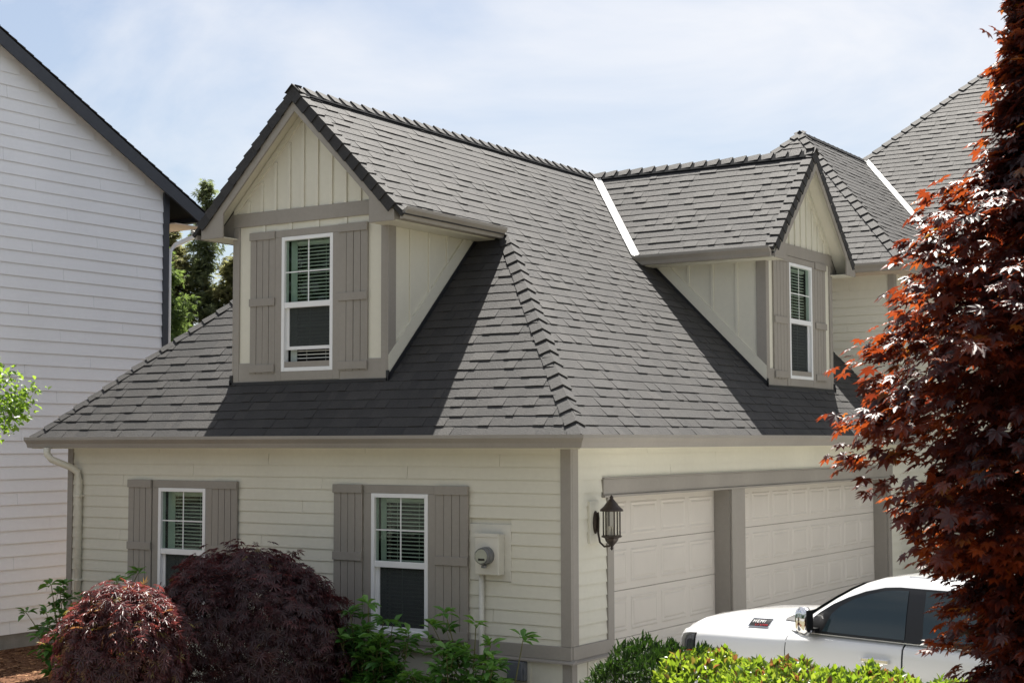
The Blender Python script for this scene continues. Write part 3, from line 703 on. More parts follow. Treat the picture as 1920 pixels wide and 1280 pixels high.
obj('dome', MB().lathe([(.088, 0), (.086, .02), (.07, .034), (.03, .042), (.004, .044)], (-1.045, -.2885, .94), 24, Tm), M['lampglass'], mt_, smooth=True)
obj('seal', MB().box(-1.07, -1.02, -.25, -.2, .80, .836), M['greymetal'], mt_, bevel=.006)
obj('conduit', MB().tube([(-1.19, -.06, .712), (-1.19, -.06, -1.0)], .034, 12), M['meterbox'], t, smooth=True)
t = thing('outlet_box', 'grey plastic weatherproof box low on the wall below the base band', 'utility box', (-.75, -.05, -.5))
boxo('box', M['greyplastic'], t, -.79, -.57, -.10, -.0125, -.495, -.275, bevel=.012)
boxo('cover', M['greyplastic'], t, -.798, -.582, -.125, -.101, -.488, -.268, bevel=.012)
boxo('latch', M['greyplastic'], t, -.575, -.558, -.115, -.07, -.42, -.35, bevel=.004)

t = thing('wall_lantern', 'bronze wall lantern with clear glass panes beside the garage door', 'wall lamp', (.02, .5, 1.3))
lc = Vector((.27, .5, 0))
boxo('mounting_block', M['cream'], t, .005, .048, .38, .62, 1.08, 1.58, bevel=.006)
TW = frame((.031, .5, 1.33), (0, 1, 0), (1, 0, 0)) @ Matrix.Rotation(R(-90), 4, 'X')
obj('wall_plate', MB().lathe([(.001, 0), (.10, 0), (.10, .012), (.07, .03), (.001, .034)], (0, 0, 0), 16, frame((.0485, .5, 1.33), (0, 1, 0), (1, 0, 0)) @ Matrix.Diagonal((.55, 1, 1.35, 1)) @ Matrix.Rotation(R(-90), 4, 'X')), M['bronze'], t)
obj('arm', MB().tube([(.05, .5, 1.42), (.085, .5, 1.44), (.095, .5, 1.38), (.09, .5, 1.2), (.11, .5, 1.1), (.17, .5, 1.05), (.24, .5, 1.06), (.27, .5, 1.10)], [.012, .018, .013, .013, .013, .013, .013, .014], 8), M['bronze'], t, smooth=True)
obj('base_cup', MB().lathe([(.004, 1.01), (.02, 1.03), (.012, 1.05), (.03, 1.07), (.075, 1.12), (.085, 1.15), (.125, 1.165), (.125, 1.18), (.10, 1.185)], lc, 8), M['bronze'], t)
rf_ = obj('hood', MB().lathe([(.14, 1.465), (.135, 1.485), (.095, 1.52), (.06, 1.565), (.03, 1.60), (.018, 1.61), (.024, 1.625), (.015, 1.64), (.002, 1.655)], lc, 16), M['bronze'], t, smooth=True)
for k in range(6):
    a = k * math.pi / 3 + .3; p = lc + Vector((math.cos(a) * .10, math.sin(a) * .10, 0))
    obj('bar', MB().box(p.x - .006, p.x + .006, p.y - .006, p.y + .006, 1.18, 1.47), M['bronze'], t)
obj('glass_shade', MB().lathe([(.092, 1.186), (.092, 1.464)], lc, 12), M['lampglass'], t)
for k in range(3):
    a = k * 2.1; p = lc + Vector((math.cos(a) * .03, math.sin(a) * .03, 0)); obj('candle', MB().tube([(p.x, p.y, 1.186), (p.x, p.y, 1.29)], .012, 8), M['candle'], t)

# ------------------------------------------------------------------ the neighbouring house
NX = -11.; nb = thing('neighbour_house', 'tall pale grey sided house with dark roof edge beside the cream house', 'house', (-15, -3, -1))
RK = .52; NRY, NRZ = -.1, 9.19          # ridge of the neighbour's gable roof
rz = lambda y: NRZ - abs(y - NRY) * RK
wm = MB(); wm.prism([(NX - .02, -4.5, -.76), (NX - .02, 4.3, -.76), (NX - .02, 4.3, rz(4.3) - .1), (NX - .02, NRY, NRZ - .1), (NX - .02, -4.5, rz(-4.5) - .1)], (-.15, 0, 0))
wm.box(-20, NX - .1, 4.15, 4.3, -.76, rz(4.3) - .1); wm.box(-20, NX - .1, -4.5, -4.35, -.76, rz(4.3) - .1)
nw = obj('wall', wm, M['pale'], nb)
siding(nw, (NX - .02, 0, 0), (0, 1, 0), (1, 0, 0), 4.21, -.765, 53, .2053, [], M['pale'], clipz=lambda a, b: min(4.21, NRY + (NRZ - .13 - b) / RK), starts=-.6, jit=.0007, deep=.026)
siding(nw, (-20, -4.5, 0), (1, 0, 0), (0, -1, 0), 8.95, -.765, 37, .2053, [], M['pale'], jit=.0007, deep=.026)
boxo('corner_board', M['darktrim'], nb, NX - .02, NX + .026, 4.2, 4.33, -.78, rz(4.3) - .12); boxo('corner_board', M['pale'], nb, NX - .2, NX - .021, 4.301, 4.33, -.78, rz(4.3) - .12)
boxo('foundation', M['concrete'], nb, -20, NX - .03, -4.45, 4.25, -1.3, -.765)
OV = .16
for s in (1, -1):
    ye = NRY + s * 5.2; pl = [(NRY, NRZ), (ye, rz(ye))]
    q = [(NX + OV, NRY, NRZ), (NX + OV, ye, rz(ye)), (NX + OV, ye, rz(ye) - .06), (NX + OV, NRY, NRZ - .06)]
    if s < 0: q = q[::-1]
    rr = obj('roof', MB().prism(q, (-11, 0, 0)), M['underlay'], nb)
    q2 = [(NX + OV + .001, NRY, NRZ - .03), (NX + OV + .001, ye - s * .04, rz(ye - s * .04) - .03), (NX + OV + .001, ye - s * .04, rz(ye) - .25), (NX + OV + .001, NRY, NRZ - .26)]
    obj('barge_board', MB().prism(q2, (.04, 0, 0)), M['darktrim'], nb)
    obj('soffit', MB().prism([(NX - .02, NRY, NRZ - .10), (NX - .02, ye, rz(ye) - .10), (NX - .02, ye, rz(ye) - .115), (NX - .02, NRY, NRZ - .115)], (OV + .02, 0, 0)), M['soffit'], nb)
    dd = Vector((0, s, -RK)).normalized(); un = Vector((0, s * RK, 1)).normalized()
    Ls = 5.2 * math.sqrt(1 + RK * RK); k = 0
    while k * .19 < Ls:      # edge shingles seen end-on along the rake
        a = Vector((NX + OV + .05, NRY, NRZ)) + dd * (k * .19); b = a + dd * .2
        obj('rake_shingle', MB().prism([a + un * .002, b + un * .002, b + un * .022, a + un * .008], (-.5, 0, 0), rnd.random()), M['shingle'], rr); k += 1
yE = NRY + 5.2
boxo('eave_soffit', M['soffit'], nb, -20, NX + OV - .001, 4.34, yE - .04, rz(yE) - .27, rz(yE) - .25)
boxo('gutter', M['darktrim'], nb, -20, NX + OV + .03, yE - .03, yE + .10, rz(yE) - .14, rz(yE) + .0)
ds = MB().tube([(NX - .05, yE + .03, rz(yE) - .15), (NX - .05, yE + .02, rz(yE) - .3), (NX - .05, yE - .1, rz(yE) - .42), (NX - .05, 4.55, rz(yE) - .62), (NX - .05, 4.42, rz(yE) - .75), (NX - .05, 4.40, rz(yE) - .95), (NX - .05, 4.40, -.9)], .045, 10)
obj('downspout', ds, M['white'], nb, smooth=True)

# ------------------------------------------------------------------ the pickup truck
TH = R(75.5)
Ft = Vector((-math.sin(TH), math.cos(TH), 0)); Lt = Vector((-math.cos(TH), -math.sin(TH), 0)); HWD = 1.0
T0 = Vector((3.95, -.84, -1.0)) - Lt * HWD
TT = Matrix(((Ft.x, Lt.x, 0, T0.x), (Ft.y, Lt.y, 0, T0.y), (0, 0, 1, T0.z), (0, 0, 0, 1)))
tk = thing('pickup_truck', 'white pickup truck parked in front of the garage doors', 'pickup truck', tuple(T0))
def lerp_tab(tab, s):
    if s >= tab[0][0]: return tab[0][1:]
    for (a, *pa), (b, *pb) in zip(tab, tab[1:]):
        if b <= s <= a:
            t_ = (s - b) / (a - b); return [x * t_ + y * (1 - t_) for x, y in zip(pa, pb)]
    return tab[-1][1:]
# station: s, half width, crease height, hood dip height, hood shoulder height, hood centre height
TAB = [(2.72, .62, 1.13, 1.15, 1.165, 1.18), (2.69, .78, 1.16, 1.20, 1.225, 1.245), (2.61, .90, 1.20, 1.255, 1.295, 1.32), (2.46, .965, 1.228, 1.295, 1.36, 1.385), (2.2, .992, 1.245, 1.315, 1.405, 1.435),
       (1.7, 1.0, 1.26, 1.33, 1.44, 1.475), (1.3, 1.0, 1.275, 1.345, 1.455, 1.49), (1.08, 1.0, 1.29, 1.35, 1.45, 1.485), (.9, 1.0, 1.30, 1.36, 1.372, 1.38), (.6, 1.0, 1.315, 1.365, 1.372, 1.378),
       (-.6, 1.0, 1.325, 1.37, 1.375, 1.38), (-1.75, 1.0, 1.33, 1.37, 1.375, 1.38), (-3.7, .99, 1.33, 1.37, 1.375, 1.38)]
def tprof(s):
    w, hc, hd, hs, hm = lerp_tab(TAB, s)
    return [(w * .93, .42), (w * .975, .58), (w * .995, .80), (w * 1.0, 1.0), (w * .992, (1.0 + hc) / 2 + .02), (w * .975, hc - .03), (w * .95, hc + .002), (w * .90, (hc + hd) / 2 + .012),
            (w * .83, hd - .006), (w * .76, (hd + hs) / 2 + .006), (w * .66, hs), (w * .36, (hs + hm) / 2 + .015), (0, hm)]
def tpt(s, q, off=0., side=1):
    pr = tprof(s); i = min(int(q), len(pr) - 2); t_ = q - i
    a, b = pr[i], pr[i + 1]; x = a[0] + (b[0] - a[0]) * t_; z = a[1] + (b[1] - a[1]) * t_
    dx, dz = b[0] - a[0], b[1] - a[1]; n_ = math.hypot(dx, dz) or 1
    return TT @ Vector((s, side * (x + dz / n_ * off), z - dx / n_ * off))
body = MB(); sts = [2.72, 2.69, 2.61, 2.46, 2.2, 1.95, 1.7, 1.3, 1.08, .9, .6, 0, -.6, -1.2, -1.75, -2.7, -3.7]
ring = 25; vs = []
for s in sts:
    pr = tprof(s); vs += [TT @ Vector((s, x, z)) for x, z in pr] + [TT @ Vector((s, -x, z)) for x, z in pr[:-1][::-1]]
fs = [(i * ring + j, i * ring + j + 1, (i + 1) * ring + j + 1, (i + 1) * ring + j) for i in range(len(sts) - 1) for j in range(ring - 1)]
fs += [tuple(range(ring)), tuple(range((len(sts) - 1) * ring, len(sts) * ring))[::-1]] + [(i * ring, (i + 1) * ring, (i + 1) * ring + ring - 1, i * ring + ring - 1) for i in range(len(sts) - 1)]
bo = obj('body', body.add(vs, fs), M['carpaint'], tk, smooth=True)
def tpatch(name, m, s_list, q0, q1, off=.006, n=6, parent=None, side=1):
    mb = MB(); vs = [tpt(s, q0 + (q1 - q0) * k / n, off, side) for s in s_list for k in range(n + 1)]
    mb.add(vs, [(i * (n + 1) + k, i * (n + 1) + k + 1, (i + 1) * (n + 1) + k + 1, (i + 1) * (n + 1) + k) for i in range(len(s_list) - 1) for k in range(n)])
    o_ = obj(name, mb, m, parent or tk, smooth=True); return o_
for sd in (1, -1):
    d1 = tpatch('door', M['carpaint'], [1.13, .9, .6, .3, 0, -.225], .6, 8.0, .007, 10, side=sd)
    d2 = tpatch('door', M['carpaint'], [-.245, -.6, -.9, -1.2, -1.45], .6, 8.0, .007, 10, side=sd)
    tpatch('door_gap', M['carblack'], [1.143, 1.131], .6, 7.5, .003, 10, side=sd); tpatch('door_gap', M['carblack'], [-.226, -.244], .6, 8.0, .003, 10, side=sd); tpatch('door_gap', M['carblack'], [-1.451, -1.466], .6, 8.0, .003, 10, side=sd)
    for a, dd_ in ((.04, d1), (-1.18, d2)):
        hd = MB().box(a - .15, a + .15, sd * 1.035 - .012, sd * 1.035 + .012, 1.155, 1.195, T=TT).box(a - .15, a - .12, min(sd * .99, sd * 1.03), max(sd * .99, sd * 1.03), 1.155, 1.195, T=TT).box(a + .12, a + .15, min(sd * .99, sd * 1.03), max(sd * .99, sd * 1.03), 1.155, 1.195, T=TT)
        obj('handle', hd, M['chrome'], dd_, bevel=.006)
    hl = tpatch('headlight', M['lens'], [2.725, 2.69, 2.62, 2.54, 2.46, 2.36], 3.4, 5.5, .008, 6, side=sd)
    tpatch('turn_signal', M['amber'], [2.52, 2.45, 2.38], 2.75, 3.35, .008, 2, side=sd)
    tpatch('headlight_rim', M['carblack'], [2.722, 2.69, 2.62, 2.54, 2.46, 2.34], 3.2, 5.7, .004, 6, side=sd)
    # vent badge on the hood side
    bd = tpatch('hood_badge', M['carblack'], [1.735, 1.60, 1.48], 8.25, 9.35, .006, 3, side=sd)
    obj('badge_rim', MB().tube([tpt(1.74, 8.2, .008, sd), tpt(1.475, 8.2, .008, sd), tpt(1.475, 9.4, .008, sd), tpt(1.74, 9.4, .008, sd), tpt(1.74, 8.2, .008, sd)], .005, 6), M['chrome'], bd)
    # lettering on the badge, upper line bright, lower line red
    def letters(txt, s0, q, hgt, m):
        cu = bpy.data.curves.new('lettering', 'FONT'); cu.body = txt; cu.size = hgt; cu.extrude = .002; cu.space_character = 1.25
        o_ = bpy.data.objects.new('lettering', cu); cu.materials.append(m)
        p = tpt(s0, q, .010, sd); ex = (tpt(s0 - .1, q, .010, sd) - p).normalized() * sd; ey = (tpt(s0, q + .5, .010, sd) - p).normalized(); ez = ex.cross(ey).normalized(); ey = ez.cross(ex)
        COL.objects.link(o_); me_ = bpy.data.meshes.new_from_object(o_.evaluated_get(bpy.context.evaluated_depsgraph_get())); bpy.data.objects.remove(o_)
        o_ = bpy.data.objects.new('lettering', me_); link(o_, bd); o_.matrix_basis = Matrix(((ex.x, ey.x, ez.x, p.x), (ex.y, ey.y, ez.y, p.y), (ex.z, ey.z, ez.z, p.z), (0, 0, 0, 1)))
    letters('HEMI', 1.71 if sd > 0 else 1.5, 8.75, .062, M['white']); letters('5.7 LITER', 1.66 if sd > 0 else 1.48, 8.33, .034, M['redprint'])
tpatch('grille', M['carblack'], [2.722, 2.71, 2.69], 2.6, 3.2, .004, 3)
bm = MB().box(2.55, 2.84, -.9, .9, .45, .72, T=TT); obj('bumper', bm, M['chrome'], tk, bevel=.05)
gr = MB().box(2.69, 2.745, -.5, .5, .76, 1.10, T=TT); obj('grille', gr, M['carblack'], tk, bevel=.02)
# greenhouse
GL = [(1.355, 1.32, -1.80, .955), (1.46, 1.17, -1.78, .925), (1.58, .99, -1.75, .89), (1.70, .80, -1.72, .85), (1.80, .62, -1.69, .815), (1.87, .47, -1.66, .78), (1.925, .30, -1.60, .72), (1.955, .10, -1.5, .62), (1.97, -.3, -1.3, .40)]
def gw(h):
    for (a, _, _, wa), (b, _, _, wb) in zip(GL, GL[1:]):
        if a <= h <= b: return wa + (wb - wa) * (h - a) / (b - a)
    return GL[0][3] if h < GL[0][0] else GL[-1][3]
def gsf(h):
    for (a, sa, _, _), (b, sb, _, _) in zip(GL, GL[1:]):
        if a <= h <= b: return sa + (sb - sa) * (h - a) / (b - a)
    return GL[0][1]
nn_ = 36; vs = []
for h, sf, sr, wd in GL:
    for k in range(nn_):
        a = 2 * math.pi * k / nn_; cx, sx = math.cos(a), math.sin(a); e = .22
        x = (sf + sr) / 2 + (sf - sr) / 2 * math.copysign(abs(cx) ** e, cx); y = wd * math.copysign(abs(sx) ** e, sx)
        if cx > 0: x -= .12 * (y / wd) ** 2
        vs.append(TT @ Vector((x, y, h)))
fs = [(i * nn_ + k, i * nn_ + (k + 1) % nn_, (i + 1) * nn_ + (k + 1) % nn_, (i + 1) * nn_ + k) for i in range(len(GL) - 1) for k in range(nn_)] + [tuple(range((len(GL) - 1) * nn_, len(GL) * nn_))]
cab = obj('cab', MB().add(vs, fs), M['carpaint'], tk, smooth=True)
def gpoly(name, m, poly, off, sd, parent=tk):
    """polygon on the cab side, subdivided in height so it follows the tumblehome"""
    hs = sorted(set([p[1] for p in poly])); mb = MB(); rows = []
    def span(h):
        xs = []
        for i in range(len(poly)):
            (a, ha), (b, hb) = poly[i], poly[(i + 1) % len(poly)]
            if ha == hb:
                if abs(ha - h) < 1e-6: xs += [a, b]
            elif min(ha, hb) - 1e-9 <= h <= max(ha, hb) + 1e-9: xs.append(a + (b - a) * (h - ha) / (hb - ha))
        return max(xs), min(xs)
    for h in hs:
        f_, b_ = span(h); rows.append([TT @ Vector((f_ + (b_ - f_) * k / 6, sd * (gw(h) + off), h)) for k in range(7)])
    vs = [p for r_ in rows for p in r_]
    o_ = obj(name, mb.add(vs, [(i * 7 + k, i * 7 + k + 1, (i + 1) * 7 + k + 1, (i + 1) * 7 + k) for i in range(len(rows) - 1) for k in range(6)]), m, parent, smooth=True)
    return o_
hl_ = [1.385, 1.45, 1.52, 1.60, 1.68, 1.765, 1.80, 1.84, 1.86]
for sd in (1, -1):
    front = [(1.02, 1.366), (.90, 1.46), (.76, 1.57), (.62, 1.66), (.46, 1.735), (.27, 1.805), (.06, 1.855), (-.1, 1.868), (-1.42, 1.868), (-1.46, 1.83), (-1.46, 1.366)]
    gpoly('window_trim', M['carblack'], front, .010, sd)
    g1 = [(.70, 1.39), (.67, 1.46), (.62, 1.56), (.53, 1.645), (.40, 1.715), (.23, 1.778), (.05, 1.825), (-.1, 1.84), (-.215, 1.84), (-.245, 1.39)]
    gpoly('side_window', M['carglass'], g1, .016, sd)
    gpoly('side_window', M['carglass'], [(-.44, 1.395), (-.42, 1.60), (-.40, 1.848), (-1.38, 1.848), (-1.40, 1.60), (-1.40, 1.395)], .016, sd)
    mr = MB(); q = [(-.12, -.13), (-.05, -.155), (.05, -.15), (.09, -.10), (.10, .0), (.09, .09), (.05, .13), (-.05, .125), (-.11, .09)]
    vs = []
    for x_, sc_ in ((-.03, .78), (.0, 1.), (.06, 1.), (.11, .75)): vs += [TT @ Vector((.80 + x_, sd * (1.07 + a * .62), 1.50 + b * sc_)) for a, b in [(u * sc_, v) for u, v in q]]
    n9 = len(q); mr.add(vs, [(i * n9 + k, i * n9 + (k + 1) % n9, (i + 1) * n9 + (k + 1) % n9, (i + 1) * n9 + k) for i in range(3) for k in range(n9)] + [tuple(range(n9)), tuple(range(3 * n9, 4 * n9))[::-1]])
    mo = obj('mirror', mr, M['chrome'], tk, smooth=True)
    obj('mirror_glass', MB().box(.762, .769, sd * 1.07 - .052, sd * 1.07 + .052, 1.40, 1.60, T=TT), M['carblack'], mo)
    obj('mirror_arm', MB().box(.74, .86, min(sd * .93, sd * 1.02), max(sd * .93, sd * 1.02), 1.375, 1.42, T=TT), M['carblack'], mo)
ws = MB(); vs = []; hh = [1.44, 1.52, 1.62, 1.72, 1.80, 1.86]
for h in hh:
    w_ = gw(h) - .15
    vs += [TT @ Vector((gsf(h) + .012 - .12 * (y / gw(h)) ** 2, y, h + .006)) for y in [w_ * (k / 5 - 1) for k in range(11)]]
obj('windshield', ws.add(vs, [(i * 11 + k, i * 11 + k + 1, (i + 1) * 11 + k + 1, (i + 1) * 11 + k) for i in range(5) for k in range(10)]), M['carglass'], tk, smooth=True)
for sd in (1, -1): tpatch('cowl_panel', M['carblack'], [1.33, 1.25, 1.15, 1.06], 9.4, 12, .008, 6, side=sd)
obj('wiper', MB().tube([TT @ Vector(p) for p in ((1.26, .62, 1.485), (1.20, .30, 1.52), (1.16, -.05, 1.545))], .012, 6), M['carblack'], tk)
obj('wiper', MB().tube([TT @ Vector(p) for p in ((1.25, -.1, 1.51), (1.19, -.4, 1.525), (1.16, -.65, 1.53))], .012, 6), M['carblack'], tk)
obj('roof_rib', MB().tube([TT @ Vector((-.1, .62, 1.955)), TT @ Vector((-1.4, .62, 1.955))], .012, 6), M['carpaint'], tk)
for sx in (1.72, -2.3):
    for sd in (1, -1):
        Tw_ = TT @ Matrix.Translation((sx, sd * .86, .40)) @ Matrix.Rotation(R(90), 4, 'X')
        wh = obj('wheel', MB().lathe([(.25, -.11), (.36, -.12), (.40, -.08), (.40, .08), (.36, .12), (.25, .11)], (0, 0, 0), 28, Tw_), M['tyre'], tk, smooth=False)
        obj('rim', MB().lathe([(.02, -.125), (.10, -.118), (.24, -.10), (.26, -.115), (.26, .115), (.24, .10), (.10, .118), (.02, .125)], (0, 0, 0), 20, Tw_), M['chrome'], wh)
        tpatch('wheel_arch', M['carblack'], [sx + .5, sx + .3, sx, sx - .3, sx - .5], .0, 2.2, .009, 4, side=sd)

# ------------------------------------------------------------------ plants
def leaf_palm(lobes, wr, droop, spread=125, low=.55):
    """star shaped maple leaf, tip along +y, unit length"""
    vs = [(0, 0, 0)]; tr = []
    for i in range(lobes):
        a = R(-spread + 2 * spread * i / (lobes - 1)); ln = low + (1 - low) * math.cos(a / 1.6) ** 2
        d = (math.sin(a), math.cos(a)); n_ = (math.cos(a), -math.sin(a)); o_ = len(vs); m_ = ln * .5
        for (t_, w_) in ((m_, -wr * ln), (ln, 0), (m_, wr * ln)):
            vs.append((d[0] * t_ + n_[0] * w_, d[1] * t_ + n_[1] * w_, -droop * t_ * t_ + (.05 if w_ else 0)))
        tr += [(0, o_, o_ + 1), (0, o_ + 1, o_ + 2)]
    return np.array(vs), np.array(tr)
def leaf_oval(wr, fold=.12, droop=.15):
    vs = [(0, 0, 0), (-wr * .8, .3, fold * .8), (-wr, .6, fold - droop * .3), (0, 1, -droop), (wr, .6, fold - droop * .3), (wr * .8, .3, fold * .8), (0, .45, -.02)]
    return np.array(vs), np.array([(0, 6, 1), (1, 6, 2), (2, 6, 3), (3, 6, 4), (4, 6, 5), (5, 6, 0)])
def basis(d, n):
    d = d / np.linalg.norm(d); x = np.cross(d, n); l_ = np.linalg.norm(x)
    x = np.array((1., 0, 0)) if l_ < 1e-6 else x / l_
    return np.stack([x, d, np.cross(x, d)], 1)
def tri_mesh(name, V, F, tones):
    me = bpy.data.meshes.new(name); nv, nf = len(V), len(F)
    me.vertices.add(nv); me.vertices.foreach_set('co', np.asarray(V, np.float32).ravel())
    me.loops.add(nf * 3); me.loops.foreach_set('vertex_index', np.asarray(F, np.int32).ravel())
    me.polygons.add(nf); me.polygons.foreach_set('loop_start', np.arange(0, nf * 3, 3, dtype=np.int32))
    me.update(calc_edges=True)
    a = me.attributes.new('tone', 'FLOAT', 'FACE'); a.data.foreach_set('value', np.asarray(tones, np.float32))
    return me
camv = np.array(CAM); rv, uv, fv = np.array(_r), np.array(_u), np.array(_f)
def foliage(parent, template, m, pos, mats, tones, name='leaf', rest='foliage', n_parts=300):
    """pos (n,3), mats (n,3,3) already scaled, tones (n,): the leaves that show largest become parts, the rest one mesh"""
    tv, tf = template; pos = np.asarray(pos); mats = np.asarray(mats); tones = np.clip(np.asarray(tones), 0, 1)
    d = pos - camv; z = d @ fv; px = 960 + FPX * (d @ rv) / z; py = 640 - FPX * (d @ uv) / z
    ok = (px > 4) & (px < 1916) & (py > 4) & (py < 1276) & (z > .5)
    # keep only leaves near the visible side: nearest in their screen cell
    cell = (np.floor(px / 14) * 4096 + np.floor(py / 14)).astype(np.int64); near = {}
    for i in np.where(ok)[0]:
        c_ = cell[i]
        if c_ not in near or z[i] < z[near[c_]]: near[c_] = i
    cand = np.array(list(near.values()), int) if near else np.array([], int)
    nrm = mats[:, :, 2]; sc = np.linalg.norm(mats[:, :, 1], axis=1)
    score = np.abs(np.einsum('ij,ij->i', nrm, d)) * sc / (z ** 3)
    cand = cand[np.argsort(-score[cand])][:n_parts] if len(cand) else cand
    variants = {}
    for i in cand:
        k = int(tones[i] * 7.99)
        if k not in variants:
            me = tri_mesh(name, tv, tf, np.full(len(tf), (k + .5) / 8)); me.materials.append(m); variants[k] = me
        o_ = bpy.data.objects.new(name, variants[k]); link(o_, parent)
        A = mats[i]; p = pos[i]
        o_.matrix_basis = Matrix(((A[0, 0], A[0, 1], A[0, 2], p[0]), (A[1, 0], A[1, 1], A[1, 2], p[1]), (A[2, 0], A[2, 1], A[2, 2], p[2]), (0, 0, 0, 1)))
    keep = np.ones(len(pos), bool); keep[cand] = False
    P_, A_, t_ = pos[keep], mats[keep], tones[keep]; n = len(P_)
    V = (np.einsum('nij,kj->nki', A_, tv) + P_[:, None, :]).reshape(-1, 3)
    F = (tf[None] + (np.arange(n) * len(tv))[:, None, None]).reshape(-1, 3)
    me = tri_mesh(rest, V, F, np.repeat(t_, len(tf))); me.materials.append(m)
    o_ = bpy.data.objects.new(rest, me); link(o_, parent); o_['kind'] = 'stuff'
    return o_
def unit(v): return v / (np.linalg.norm(v) + 1e-9)

# --- big red maple at the right
rg = np.random.default_rng(5)
mc = np.array((6.86, -6.08)); gr_z = gz(*mc)
mp_ = thing('maple_tree', 'red leaved maple tree in front of the pickup truck', 'tree', (mc[0], mc[1], gr_z))
RT = [(.40, .35), (.92, .62), (1.46, .76), (1.91, 1.06), (2.18, 1.16), (2.81, 1.14), (3.32, 1.0), (3.62, .74), (3.88, .42), (4.25, .37), (4.75, .20), (5.3, .22), (5.9, .05)]
def mr_(z): return np.interp(z, [a for a, _ in RT], [b for _, b in RT])
pos, mats, tones = [], [], []; tw = MB()
tr_ = MB().tube([(mc[0], mc[1], gr_z - .1), (mc[0] + .03, mc[1], .3), (mc[0] - .02, mc[1] + .03, 1.2), (mc[0], mc[1], 2.4), (mc[0] + .02, mc[1], 3.6), (mc[0], mc[1], 5.6)], [.10, .085, .07, .05, .03, .008], 10)
trunk = obj('trunk', tr_, M['bark'], mp_, smooth=True)
for i in range(2250):
    z = rg.uniform(.45, 5.9); ph = rg.uniform(0, 2 * np.pi)
    lump = .97 + .15 * math.sin(3 * ph + 4.1 * z) + .14 * math.sin(5 * ph - 8 * z + 1.3)
    inner = i % 3 == 0
    rr_ = mr_(z) * lump * (rg.uniform(.25, .72) if inner else rg.uniform(.74, 1.0))
    out_d = np.array((math.cos(ph), math.sin(ph), 0.))
    tip = np.array((mc[0], mc[1], z)) + out_d * rr_
    ln = rg.uniform(.22, .42); st = tip - out_d * ln + np.array((0, 0, .08)) ; side = np.array((-out_d[1], out_d[0], 0))
    if i % 3 == 0 and not inner:
        ax = np.array((mc[0], mc[1], z - .25 * rr_)); tw.tube([tuple(ax + .15 * (st - ax)), tuple(.5 * (ax + st) + (0, 0, .06)), tuple(st), tuple(tip)], [.010, .007, .004, .002], 4)
    base_t = rg.normal(.42, .16)
    for k in range(rg.integers(11, 18)):
        t_ = rg.uniform(0, 1.05); p = st + (tip - st) * t_ + side * rg.normal(0, .075) + np.array((0, 0, rg.normal(-.02, .03)))
        dr = unit(out_d * rg.uniform(.5, 1.2) + side * rg.normal(0, .55) + np.array((0, 0, rg.uniform(-.75, .05))))
        nr = unit(np.array((0, 0, 1.)) + out_d * rg.uniform(-.1, .6) + rg.normal(0, .28, 3))
        pos.append(p); mats.append(basis(dr, nr) * rg.uniform(.045, .10)); tones.append(base_t + rg.normal(0, .16) + (.5 if rg.random() < .02 else 0))
# drooping sprays that reach out to the left over the truck and garage
foliage(mp_, leaf_palm(7, .20, .25), M['maple'], pos, mats, tones)
obj('branches', tw, M['twig'], mp_, kind='stuff')

